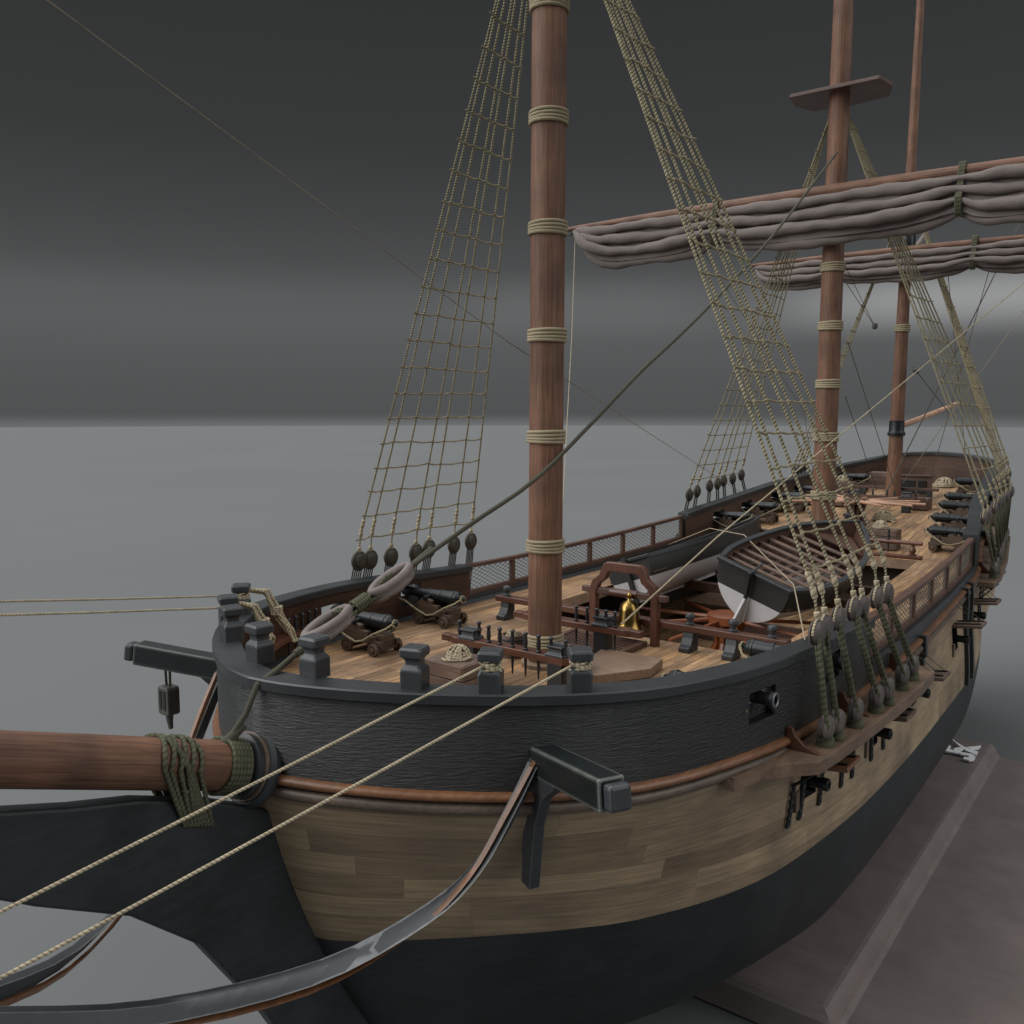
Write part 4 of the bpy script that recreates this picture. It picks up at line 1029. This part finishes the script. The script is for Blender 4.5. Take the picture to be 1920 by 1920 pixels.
# beam rail at the break of the forecastle
br = thing('beam_rail', 'long dark red rail across the break of the forecastle on black curved feet', 'railing', (3.25, -.5, 0))
m = MB(); m.bb(3.12, 3.42, -4.72, 3.98, .50, .66); m.build('rail', M['redY'], br, bevel=.015)
for y in (3.66, -2.17, -3.32, -4.3):
    m = MB(); m.prism([(-.18, 0), (.34, 0), (.34, .50), (.06, .50), (.02, .34), (-.06, .18), (-.18, .12)], (0, .30, 0), (3.12, y - .15, .0), (1, 0, 0), (0, 0, 1)); m.build('foot', M['cap'], br, bevel=.02)
    m = MB(); m.lathe([(0, .11), (.05, .11), (.07, .07), (.11, .07), (.16, .11), (.22, .125), (.28, .10), (.31, .04)], (3.27, y, .66), n=16); m.build('finial', M['post'], br)
# belfry
bf = thing('belfry', 'dark red arched wooden belfry frame standing on the forecastle', 'belfry', (3.3, -.38, 0))
def arch(xc):
    ys = -.36; H = 1.02
    L = [(H, 0), (H, 1.32), (.93, 1.55), (.72, 1.70), (.66, 1.88), (.60, 2.0), (.5, 2.06)]
    out = [(-a, b) for a, b in L[::-1]][::-1]
    outer = [(-a, b) for a, b in L] + [(a, b) for a, b in L[::-1]]
    w_ = .2
    Li = [(H - w_, 0), (H - w_, 1.22), (.74, 1.44), (.54, 1.60), (.47, 1.76), (.42, 1.82)]
    inner = [(a, b) for a, b in Li] + [(-a, b) for a, b in Li[::-1]]
    n = MB(); n.prism(outer + inner, (.2, 0, 0), (xc, ys, 0), (0, 1, 0), (0, 0, 1)); return n
arch(3.0).build('frame', M['redZ'], bf, bevel=.02)
m = MB(); m.bb(3.03, 3.19, -1.62, .92, 1.18, 1.34); m.build('crossbar', M['dkredY'], bf, bevel=.02)
m = MB(); m.tube([(3.11, -.75, 1.26), (3.11, .05, 1.26)], .11, 12, vs=1); m.build('headstock', M['redY'], bf)
m = MB(); m.lathe([(0, .40), (.02, .405), (.05, .38), (.12, .335), (.3, .285), (.55, .255), (.68, .225), (.76, .16), (.80, .08), (.83, .05), (.90, .05), (.95, .075), (1.0, .05), (1.02, .02)], (2.92, -.62, .34), n=28)
sb = m.build('ship_bell', M['brass'], ang=50); tag(sb, 'polished brass ship bell hanging in the belfry', 'bell')
m = MB(); m.bb(2.95, 3.35, -1.2, -.05, .36, .5); 

# ------------------------------------------------------------------ deck furniture forward
def slat_crate(name, label, c, d, rz=0, boards=2, mat='crate'):
    t = thing(name, label, 'crate', c); R = Matrix.Rotation(rz, 4, 'Z'); o = V(c)
    x, y, h = d[0] / 2, d[1] / 2, d[2]
    def bx(cc, dd, nm, mt, bv=.012):
        m = MB(); m.box(o + R @ V(cc), dd, R); return m.build(nm, mt, t, bevel=bv)
    bx((0, 0, h / 2), (d[0] - .08, d[1] - .08, h - .06), 'body', M['recess_shade'], 0)
    bh = h / boards
    for i in range(boards):
        z = bh * (i + .5)
        for sgn in (-1, 1):
            bx((0, sgn * (y - .025), z), (d[0], .05, bh - .02), 'side_board', M[mat + 'X'])
            bx((sgn * (x - .025), 0, z), (.05, d[1] - .11, bh - .02), 'side_board', M[mat + 'Y'])
    bx((0, 0, h - .015), (d[0] - .11, d[1] - .11, .03), 'lid', M[mat + 'X'])
    return t
def coil(name, label, c, r, h, rr=.035, tail=None, seed=1):
    rng = random.Random(seed); m = MB(); n = 18; layers = int(h / (rr * 1.5))
    for k in range(layers):
        t = k / max(1, layers - 1); R = r * sqrt(max(.03, 1 - (t * .95) ** 2)); 
        for q in range(3):
            rq = R - q * rr * 1.7
            if rq < .02: continue
            m.tube([V((c[0] + (rq + rng.uniform(-.012, .012)) * cos(a), c[1] + (rq + rng.uniform(-.012, .012)) * sin(a), c[2] + rr + k * rr * 1.5 + rng.uniform(-.012, .012) + q * .01)) for a in [2 * pi * i / n + k for i in range(n)]], rr, 6, closed=True)
    for k in range(9):   # bights thrown over the coil
        a = rng.uniform(0, 2 * pi); pts = []
        for i in range(9):
            s_ = i / 8; ang = a + (s_ - .5) * rng.uniform(.8, 1.6); e = -1 + 2 * s_
            pts.append(V((c[0] + e * r * cos(a) * 1.0 + .10 * r * sin(ang * 3) * sin(a), c[1] + e * r * sin(a) - .10 * r * sin(ang * 3) * cos(a), c[2] + rr + (h + rr * .8) * sqrt(max(0, 1 - e * e)))))
        m.tube(pts, rr, 6)
    if tail: m.tube([V(p) for p in tail], rr, 6)
    return tag(m.build(name, M['ropelite']), label, 'rope coil', 'coils of rope left on deck')
slat_crate('crate', 'wooden crate at the bow with a heap of rope on its lid', (-2.62, .45, .01), (1.0, 1.15, .66), 0.0)
coil('rope_coil', 'heap of tan rope lying on the crate at the bow', (-2.63, .42, .67), .27, .24, .028, [(-2.95, .62, .70), (-3.02, .45, .70), (-2.92, .30, .70), (-2.75, .15, .70), (-2.6, .1, .75)], 2)
def barrel(label, x, y, z, r, h, rope_in=False):
    t = thing('tub', label, 'tub', (x, y, z)); m = MB()
    m.lathe([(0, r * .92), (h * .3, r), (h * .7, r * 1.0), (h, r * .9), (h, r * .8), (h * .8, r * .8), (h * .78, .02)], (x, y, z), n=24); m.build('staves', M['crateZ'], t, ang=35)
    for zz in (.22, .74):
        m = MB(); m.lathe([(0, r * 1.0), (0, r * 1.025), (.07, r * 1.03), (.07, r * 1.0)], (x, y, z + h * zz), n=24); m.build('hoop', M['post'], t)
barrel('small wooden tub with a rope end in it, behind the front pin rail', .12, 1.05, 0, .30, .56)
coil('rope_coil', 'little coil of rope in the wooden tub by the foremast', (.12, 1.05, .44), .16, .16, .028, None, 5)
barrel('wooden tub half hidden behind the near bow post', -.45, -1.22, 0, .33, .62)
m = MB(); m.prism([(1.42, -.75), (1.45, -2.38), (.56, -2.55), (-.62, -1.85), (-.75, -1.2)], (0, 0, .22), (0, 0, .01), (1, 0, 0), (0, 1, 0)); tag(m.build('hatch_board', M['tanY'], bevel=.02), 'flat pale wooden board lying on deck by the near bow post', 'board')
def grating(label, x0, x1, y0, y1, z, n=8, mat='dkred'):
    t = thing('grating', label, 'grating', ((x0 + x1) / 2, (y0 + y1) / 2, z)); fw = .16; h = .12
    for a in ((x0, x1, y0, y0 + fw), (x0, x1, y1 - fw, y1), (x0, x0 + fw, y0 + fw, y1 - fw), (x1 - fw, x1, y0 + fw, y1 - fw)):
        m = MB(); m.bb(a[0], a[1], a[2], a[3], z, z + h); m.build('frame', M[mat + 'X'], t, bevel=.01)
    m = MB(); nx = int((x1 - x0) / .14); ny = int((y1 - y0) / .14)
    for i in range(1, nx): x = x0 + (x1 - x0) * i / nx; m.bb(x - .03, x + .03, y0 + fw, y1 - fw, z + .03, z + h - .02)
    for i in range(1, ny): y = y0 + (y1 - y0) * i / ny; m.bb(x0 + fw, x1 - fw, y - .03, y + .03, z + .02, z + h - .03)
    m.build('lattice', M[mat + 'Y'], t)
    m = MB(); m.bb(x0 + .05, x1 - .05, y0 + .05, y1 - .05, z - .0, z + .012); m.build('painted_opening_shade', M['recess_shade'], t)  # black sheet painting the shade seen through the lattice
grating('dark wooden deck grating under the fife rail behind the foremast', 1.5, 2.95, -1.15, 1.15, .012)
grating('dark grating on the lower deck below the near boat', 12.2, 15.4, -1.7, 1.9, -2.14, mat='dkred')
# lower deck companion box seen in the waist
m = MB(); m.bb(14.2, 17.2, 1.4, 3.4, -2.14, -1.3); tag(m.build('wooden_chest', M['tanX'], bevel=.04), 'pale wooden chest on the lower deck under the far boat', 'chest')

# ------------------------------------------------------------------ capstans
def capstan(label, x, y, z, h, r, bars, bl, woodk, barmat, bz, seed=1, cat='capstan'):
    t = thing('capstan', label, cat, (x, y, z))
    m = MB(); m.lathe([(0, r * 1.25), (.10, r * 1.25), (.16, r * 1.05), (.18, r * .6), (h * .72, r * .5)], (x, y, z), n=16); m.build('base', M[woodk + 'Z'], t, bevel=.01)
    for k in range(10):
        a = 2 * pi * k / 10; R = Matrix.Rotation(a, 4, 'Z'); m = MB()
        poly = [(.3 * r, .18), (r * 1.0, .18), (r * .86, .3), (r * .70, h * .35), (r * .78, h * .6), (r * .92, h * .78), (.3 * r, h * .78)]
        pts = [R @ V((p[0], 0, p[1])) for p in poly]; nrm = R @ V((0, 1, 0)); n = len(pts)
        q = [V((x, y, z)) + p - nrm * .055 for p in pts] + [V((x, y, z)) + p + nrm * .055 for p in pts]
        m.add(q, [tuple(range(n)), tuple(range(n, 2 * n))[::-1]] + [(i, n + i, n + (i + 1) % n, (i + 1) % n) for i in range(n)])
        m.build('whelp', M[woodk + 'Z'], t)
    m = MB(); m.lathe([(h * .78, r * .9), (h * .80, r * 1.12), (h * .98, r * 1.12), (h, r * 1.0), (h * 1.02, .1)], (x, y, z), n=24); m.build('drumhead', M[woodk + 'X'], t)
    for a, L in bars:
        d_ = V((cos(a), sin(a), random.uniform(-.03, .03))); m = MB(); m.tube([V((x, y, z + bz)) + d_ * r * .7, V((x, y, z + bz)) + d_ * (bl * L)], [.075, .05], 8, vs=1)
        m.build('capstan_bar', M[barmat], t)
capstan('red brown capstan with long orange bars on the lower deck in the waist', 10.6, .0, -2.14, 1.45, .62, [(2 * pi * (k + .32) / 9, L) for k, L in enumerate((1, 1, .95, 1, 1, 1, .9, 1, 1))], 3.4, 'orange', 'orangeX', 1.28)
capstan('dark fluted capstan with pale bars on the quarterdeck abaft the mainmast', 24.75, .15, .90, 1.15, .50, [(2 * pi * (k + .25) / 12, L) for k, L in enumerate((1,) * 12)], 2.9, 'dkred', 'pole', 1.05)

# ------------------------------------------------------------------ quarterdeck furniture
slat_crate('crate', 'grey wooden crate with a rope coil on top behind the small balustrade', (20.95, -2.02, deck_z(20.9) + .0), (.8, 1.35, .80), 0, 3)
coil('rope_coil', 'rope coil on the crate behind the small balustrade', (20.9, -2.0, deck_z(20.9) + .81), .30, .24, .038, None, 7)
coil('rope_coil', 'round rope coil lying on the quarterdeck beside the capstan', (25.9, -.75, deck_z(25.9)), .46, .36, .04, [(25.2, -1.5, deck_z(25.5) + .05), (25.4, -1.25, deck_z(25.5) + .1), (25.9, -1.3, deck_z(25.9) + .1)], 9)
coil('rope_coil', 'round rope coil at the stern near the aftmost port cannon', (37.6, -.9, deck_z(37.6)), .52, .42, .05, None, 11)
slat_crate('crate', 'grey crate with a rope coil, near the starboard bulwark abaft the mainmast', (31.9, 3.0, deck_z(31.9) + .02), (.9, 1.3, .75), 0, 3)
coil('rope_coil', 'rope coil on the grey crate near the starboard bulwark', (31.9, 3.0, deck_z(31.9) + .78), .30, .26, .04, None, 13)
slat_crate('chest', 'low brown chest behind the port mizzen fife post', (29.3, -1.55, deck_z(29.3) + .01), (.9, .9, .55), 0, 1, 'crate')
slat_crate('chest', 'brown flat topped chest to starboard of the capstan', (29.2, 2.9, deck_z(29.2) + .01), (1.6, 2.0, .5), 0, 1, 'crate')
# binnacle cabinet behind the mizzen
t = thing('binnacle', 'dark wooden binnacle cabinet with shelves behind the mizzenmast', 'cabinet', (33.2, -.35, 1.53))
m = MB(); m.bb(32.9, 33.5, -1.15, .5, 1.54, 2.6); m.build('cabinet', M['crateZ'], t, bevel=.02)
m = MB(); m.bb(32.86, 32.92, -1.0, -.6, 1.75, 2.4); m.bb(32.86, 32.92, -.45, .35, 1.75, 2.4); m.build('window', M['recess_shade'], t)
m = MB(); m.bb(32.8, 33.6, -1.25, .6, 2.6, 2.68); m.build('top_board', M['dkredY'], t, bevel=.01)
slat_crate('crate', 'grey crate at the stern between the mizzenmast and the starboard guns', (35.8, 1.9, deck_z(35.8) + .01), (.9, 1.4, .9), 0, 3)
# balustrade at the after end of the waist
t = thing('balustrade', 'small dark red balustrade at the after edge of the waist opening', 'railing', (19.6, 0, .3))
zd = deck_z(19.6)
m = MB(); m.bb(19.5, 19.74, -3.9, 3.9, zd + .02, zd + .14); m.build('bottom_rail', M['redY'], t, bevel=.02)
m = MB(); m.tube([(19.62, -3.9, zd + .62), (19.62, 3.9, zd + .62)], .08, 12, vs=1); m.build('top_rail', M['redY'], t)
for k in range(5):
    y = -3.55 + k * 1.78
    m = MB(); m.lathe([(0, .13), (.04, .155), (.07, .08), (.14, .12), (.2, .13), (.3, .075), (.36, .06), (.41, .1), (.46, .1)], (19.62, y, zd + .14), n=14); m.build('baluster', M['redZ'], t)
for i, y in enumerate((-1.7, -2.65)): pin(19.62, y, zd + .7, 'black pin standing in the balustrade rail, %s one from port' % ('second' if i == 0 else 'first'), .42, .5)
# bitts near main mast, starboard of capstan
for i, (x, y) in enumerate(((22.6, 1.0), (22.6, -.2))):
    m = MB(); z = deck_z(x); m.bb(x - .14, x + .14, y - .14, y + .14, z, z + .8); m.bb(x - .2, x + .2, y - .2, y + .2, z + .8, z + .95); tag(m.build('bitt_post', M['pin'], bevel=.03), 'black square bitt post ahead of the quarterdeck capstan, %s' % ('to starboard' if i == 0 else 'to port'), 'post')

# ------------------------------------------------------------------ ship's boats
def boat(label, loc, yaw, roll, pitch, L, wt, wm, ht, rud=True):
    t = thing('ship_boat', label, 'boat', loc)
    t.rotation_euler = (Matrix.Rotation(yaw, 3, 'Z') @ Matrix.Rotation(pitch, 3, 'Y') @ Matrix.Rotation(roll, 3, 'X')).to_euler()
    n = 22; hw = lambda s_: lerp_sm(s_, [(0, wt), (.2, wm * .97), (.45, wm), (.7, wm * .84), (.88, wm * .48), (.97, wm * .16), (1, .02)])
    def lerp_sm(x, tab): return smooth_tab(tab, x)
    sheer = lambda s_: ht * (1.0 - .28 * s_ + (.55 if rud else .42) * s_ * s_)
    rake = lambda s_, f: L * s_ + (.28 * f * s_ ** 6) 
    def sec(s_, f):   # f 0 keel .. 1 gunwale
        w_ = hw(s_); bil = (1 - (1 - f) ** 2.6) ** .62 if s_ < .8 else (1 - (1 - f) ** 2.2) ** .75
        k = .0 + .12 * s_ ** 4
        return rake(s_, f), w_ * bil * (1 if s_ > .05 else 1), k * ht + (sheer(s_) - k * ht) * f
    S = [i / n for i in range(n + 1)]; F1 = [0, .04, .1, .18, .28, .40, .5]; F2 = [.5, .62, .75, .88, 1.0]
    for nm, F, mt in (('white_bottom', F1, 'white'), ('black_topside', F2, 'boatblack')):
        m = MB()
        for sgn in (-1, 1):
            rows = [[V((sec(s_, f)[0], sgn * sec(s_, f)[1], sec(s_, f)[2])) for s_ in S] for f in F]
            m.grid(rows, None, flip=sgn < 0)
        a = [V((0, sec(0, f)[1], sec(0, f)[2])) for f in F]; b = [V((0, -sec(0, f)[1], sec(0, f)[2])) for f in F]
        m.grid([a, b], None, flip=False, smooth=False)
        m.build(nm, M[mt], t, local=True, ang=50)
    m = MB()   # inner lining
    for sgn in (-1, 1):
        rows = [[V((max(.07, sec(s_, f)[0] - .06 * (s_ > .9)), sgn * max(.0, sec(s_, f)[1] - .07), sec(s_, f)[2] + .02)) for s_ in S] for f in (.12, .3, .5, .75, .98)]
        m.grid(rows, None, flip=sgn > 0)
    m.grid([[V((.08, sec(0, f)[1] - .06, sec(0, f)[2])), V((.08, -sec(0, f)[1] + .06, sec(0, f)[2]))] for f in (.1, .5, .98)], None)
    m.build('inner_lining', M['dkredX'], t, local=True)
    m = MB()   # gunwale
    for sgn in (-1, 1):
        rows = [[] for _ in range(5)]
        for s_ in S:
            x, w_, z = sec(s_, 1)
            for k, (dy, dz) in enumerate(((.06, -.07), (.06, .05), (-.13, .05), (-.13, -.05), (.06, -.07))): rows[k].append(V((x, sgn * max(0, w_ + dy), z + dz)))
        m.grid(rows, None, flip=sgn > 0, smooth=False)
    z0 = sec(0, 1)[2]; m.bb(-.06, .14, -wt - .06, wt + .06, z0 - .07, z0 + .05)
    m.build('gunwale', M['cap'], t, local=True, bevel=.02)
    m = MB()
    for s_ in [.07, .15, .23, .31, .39, .47, .55, .63, .71]:
        x, w_, z = sec(s_, .86); wi = w_ - .06; m.bb(x - .085, x + .085, -wi, wi, z - .04, z + .02); m.build('thwart', M['crateY'], t, local=True, bevel=.01) ; m = MB()
    # long side benches, bow and stern sheets
    for yy in (-.72, -.48, -.24, 0, .24, .48, .72):
        m = MB(); x0 = .12; s1 = .86 - .34 * abs(yy); x1 = L * s1; m.bb(x0, x1, yy * wm - .07, yy * wm + .07, sec(.2, .58)[2], sec(.2, .58)[2] + .05); m.build('floor_slat', M['crateX'] if abs(yy) < .4 else M['dkredX'], t, local=True)
    m = MB(); m.prism([(L * .80, -hw(.8) + .1), (L * .97, -.08), (L * .97, .08), (L * .80, hw(.8) - .1)], (0, 0, .05), (0, 0, sec(.85, .8)[2]), (1, 0, 0), (0, 1, 0)); m.build('bow_board', M['dkredY'], t, local=True)
    m = MB(); m.prism([(L * .01 - .05, -.02), (L * .9, -.06), (L * 1.0, .10 * ht), (L * 1.02, .2 * ht), (L * .9, .14 * ht), (L * .01 - .05, .10)], (0, .09, 0), (0, -.045, -.06), (1, 0, 0), (0, 0, 1)); m.build('boat_keel', M['white'], t, local=True)
    if rud:
        m = MB(); m.prism([(-.07, z0 - .55), (-.07, .55 * ht * .9), (-.2, .55 * ht * .9), (-.28, z0 + .1), (-.07, z0 + .1)], (0, .09, 0), (0, -.045, 0), (1, 0, 0), (0, 0, 1)); ru = m.build('rudder', M['boatblack'], t, local=True, bevel=.01)
        m = MB(); m.prism([(-.05, -.1), (-.05, .56 * ht * .9), (-.2, .56 * ht * .9), (-.62, .05), (-.55, -.12)], (0, .08, 0), (0, -.04, 0), (1, 0, 0), (0, 0, 1)); m.build('rudder_blade', M['white'], ru, local=True, bevel=.01)
        m = MB(); m.tube([(-.15, 0, z0 + .08), (.5, .05, z0 + .22)], .035, 8); m.build('tiller', M['pin'], ru, local=True)
    else:
        m = MB(); m.bb(-.16, 0, -.07, .07, -.05, z0 + .12); m.build('stern_post', M['boatblack'], t, local=True, bevel=.01)
    return t
boat('near ship boat with open slatted inside, white bottom and hanging rudder, tilted toward port', (9.5, -.95, -.55), -.19, .29, -.108, 6.2, 1.30, 1.74, 1.62)
boat('far ship boat lying against the nearer one, only its black and white side showing', (9.1, 2.6, -.35), .0, -.34, -.02, 11.4, .85, 1.2, 1.40, False)

# ------------------------------------------------------------------ block hanging from the starboard cathead
t = thing('cat_block', 'dark double pulley block hanging from the far cathead above the bowsprit', 'pulley block', (-6.42, 5.55, -.95))
m = MB(); cx, cy = -6.42, 5.55
m.prism([(-.16, -.33), (-.20, -.28), (-.20, .25), (-.16, .31), (.16, .31), (.20, .25), (.20, -.28), (.16, -.33)], (-.30, .0, 0), (cx + .15, cy, -.28), (0, 1, 0), (0, 0, 1)); m.build('shell', M['block'], t, bevel=.03)
m = MB()
for o in (-.075, .075): m.bb(cx - .165, cx - .145, cy + o - .04, cy + o + .04, -.48, -.06)
m.build('sheave_slot', M['recess_shade'], t)
m = MB()
for o in (-.07, .07): m.tube([(cx, cy + o, .02), (cx, cy + o * 1.3, .52)], .028, 8)
m.build('fall', M['olivedk'], t)
m = MB(); m.tube([(cx, cy, -.6), (cx, cy, -.75), (cx + .02, cy, -.95)], [.09, .07, .05], 10); m.build('hook', M['block'], t)

# ------------------------------------------------------------------ display stand and emblem
def stand():
    t = thing('display_stand', 'grey brown wooden display stand under the hull with a stepped edge', 'stand', (15, 0, -9.6))
    m = MB(); x0, x1, y = 4.0, 25.9, 5.6; zt = -8.55
    prof = [(0, 0), (.12, -.02), (.24, -.10), (.33, -.25), (.40, -.45), (.52, -.56), (.95, -.60), (4.4, -.62), (4.5, -.70), (4.5, -.98)]
    rows = []
    for o, dz in prof:
        oo = o * .9; r = []
        for sx, sy in ((-1, -1), (1, -1), (1, 1), (-1, 1), (-1, -1)):
            ox = min(oo, .3); r.append(V(((x1 + ox) if sx > 0 else (x0 - ox), sy * (y + oo), zt + dz)))
        rows.append(r)
    m.grid(rows, None, flip=True); m.add(rows[0][:4], [(0, 1, 2, 3)])
    m.build('plinth', M['stand'], t, ang=25)
stand()
t = thing('emblem', 'white metal letter emblem fixed on top of the display stand', 'emblem', (24.2, -4.9, -8.62))
SH = dict(five=[(24.34, -4.24), (24.26, -4.43), (23.84, -4.46), (23.79, -4.62), (24.13, -4.62), (24.37, -4.79), (24.25, -4.96), (23.94, -4.85), (23.55, -4.92), (23.49, -4.26)],
 hook=[(23.77, -4.89), (23.82, -5.34), (23.56, -5.52), (23.17, -5.53), (23.0, -5.39), (23.01, -5.15), (23.27, -5.15), (23.31, -5.3), (23.53, -5.28), (23.5, -4.95)],
 leg=[(24.52, -4.99), (25.11, -5.46), (24.73, -5.45), (24.41, -5.21)],
 swoosh=[(25.46, -4.16), (24.98, -4.47), (24.56, -4.86), (24.35, -5.2), (24.29, -5.49), (23.83, -5.5), (24.05, -5.11), (24.51, -4.71), (24.97, -4.41)])
for k, p in SH.items():
    m = MB(); m.prism(p, (0, 0, .07), (0, 0, -8.48), (1, 0, 0), (0, 1, 0)); m.build('letter_stroke', M['emblem'], t)
m = MB()
for x, y in ((23.9, -4.6), (23.3, -5.3), (24.1, -5.4), (24.9, -5.35)): m.bb(x - .03, x + .03, y - .03, y + .03, -8.56, -8.47)
m.build('emblem_pin', M['iron'], t)

# ------------------------------------------------------------------ floor
fl = MB(); n = 96; R0 = 1900; rows = []
for r, z in ((0.001, 0), (30, 0), (120, 0), (400, 0), (1010, 0)):
    rows.append([V((-17 + r * cos(2 * pi * k / n), -12 + r * sin(2 * pi * k / n), -9.6 + z)) for k in range(n + 1)])
fl.grid(rows, None, flip=False)
mf, nt, b_ = newmat('studio_floor')
n_ = N(nt, 'ShaderNodeTexNoise'); n_.inputs['Scale'].default_value = .02; n_.inputs['Detail'].default_value = 4
tc = N(nt, 'ShaderNodeTexCoord'); nt.links.new(tc.outputs['Object'], n_.inputs['Vector'])
r_ = ramp(nt, [(.3, (.117, .122, .124)), (.7, (.126, .131, .133))]); nt.links.new(n_.outputs['Fac'], r_.inputs[0]); nt.links.new(r_.outputs[0], b_.inputs['Base Color'])
b_.inputs['Roughness'].default_value = .75; b_.inputs['Specular IOR Level'].default_value = .15
fo = fl.build('studio_floor', mf, loc=(-17, -12, -9.6)); fo['kind'] = 'structure'

# ------------------------------------------------------------------ world: dim studio with soft boxes
w = bpy.data.worlds.new('World'); sc.world = w; w.use_nodes = True; nt = w.node_tree
bg = nt.nodes['Background']; tc = N(nt, 'ShaderNodeTexCoord')
nz = N(nt, 'ShaderNodeVectorMath', operation='NORMALIZE'); nt.links.new(tc.outputs['Generated'], nz.inputs[0])
sp = N(nt, 'ShaderNodeSeparateXYZ'); nt.links.new(nz.outputs[0], sp.inputs[0])
zr = N(nt, 'ShaderNodeMapRange'); zr.inputs[1].default_value = -.1; zr.inputs[2].default_value = 1.0; nt.links.new(sp.outputs[2], zr.inputs[0])
def zp(z): return (z + .1) / 1.1
G = lambda v, b=1.03: (v, v * 1.03, v * 1.05)
rz = ramp(nt, [(zp(-.0158), G(.150)), (zp(-.0145), G(.148)), (zp(-.004), G(.084)), (zp(.0), G(.082)), (zp(.03), G(.086)), (zp(.07), G(.097)), (zp(.095), G(.106)), (zp(.125), G(.098)), (zp(.155), G(.072)), (zp(.20), G(.056)), (zp(.27), G(.040)), (zp(.40), G(.032)), (zp(.55), G(.30)), (zp(.95), G(.52))])
nt.links.new(zr.outputs[0], rz.inputs[0])
def box_(dir_, lo, hi, val, zlo=None):
    d_ = N(nt, 'ShaderNodeVectorMath', operation='DOT_PRODUCT'); v = V(dir_).normalized(); d_.inputs[1].default_value = v; nt.links.new(nz.outputs[0], d_.inputs[0])
    mr = N(nt, 'ShaderNodeMapRange', interpolation_type='SMOOTHSTEP'); mr.inputs[1].default_value = lo; mr.inputs[2].default_value = hi; mr.inputs[4].default_value = val; nt.links.new(d_.outputs['Value'], mr.inputs[0])
    return mr.outputs[0]
az = lambda deg, el: (cos(math.radians(deg)) * cos(math.radians(el)), sin(math.radians(deg)) * cos(math.radians(el)), sin(math.radians(el)))
key = box_(az(140, 38), .80, .93, 4.0)        # soft box to the left of the camera
back = box_(az(60, 62), .86, .95, 1.9)
right = box_(az(-78, 32), .82, .95, 1.75)
low = box_(az(152, 10), .93, .985, 1.3)
s1 = math_(nt, 'ADD', math_(nt, 'ADD', key, back), math_(nt, 'ADD', right, low))
# soft glow painted into the world colour, low on the right of the backdrop
band = N(nt, 'ShaderNodeMapRange', interpolation_type='SMOOTHSTEP'); band.inputs[1].default_value = .045; band.inputs[2].default_value = .0; nt.links.new(math_(nt, 'ABSOLUTE', math_(nt, 'SUBTRACT', sp.outputs[2], .112)), band.inputs[0])
glow = math_(nt, 'ADD', math_(nt, 'MULTIPLY', box_(az(5, 6), .94, .998, .19), band.outputs[0]), math_(nt, 'MULTIPLY', box_(az(33, 5), .985, .999, .022), band.outputs[0]))
s1 = math_(nt, 'ADD', s1, glow)
addc = N(nt, 'ShaderNodeMix', data_type='RGBA', blend_type='ADD'); addc.inputs[0].default_value = 1
nt.links.new(rz.outputs[0], addc.inputs[6])
cc = N(nt, 'ShaderNodeCombineColor'); 
for i in range(3): nt.links.new(s1, cc.inputs[i])
nt.links.new(cc.outputs[0], addc.inputs[7])
nt.links.new(addc.outputs[2], bg.inputs['Color']); bg.inputs['Strength'].default_value = 1.0

# ------------------------------------------------------------------ camera
cam = bpy.data.cameras.new('Camera'); co = bpy.data.objects.new('Camera', cam); COL.objects.link(co)
cam.sensor_width = 36; cam.lens = 36 * 1674.4 / 1920; cam.clip_end = 6000; cam.clip_start = .1
co.location = (-16.962, -11.988, 5.999); co.rotation_euler = (math.radians(90 - 6.425), 0, math.radians(37.387 - 90))
sc.camera = co
sc.view_settings.view_transform = 'Standard'; sc.view_settings.look = 'None'; sc.view_settings.exposure = 0
sc.cycles.max_bounces = 6; sc.cycles.use_denoising = True
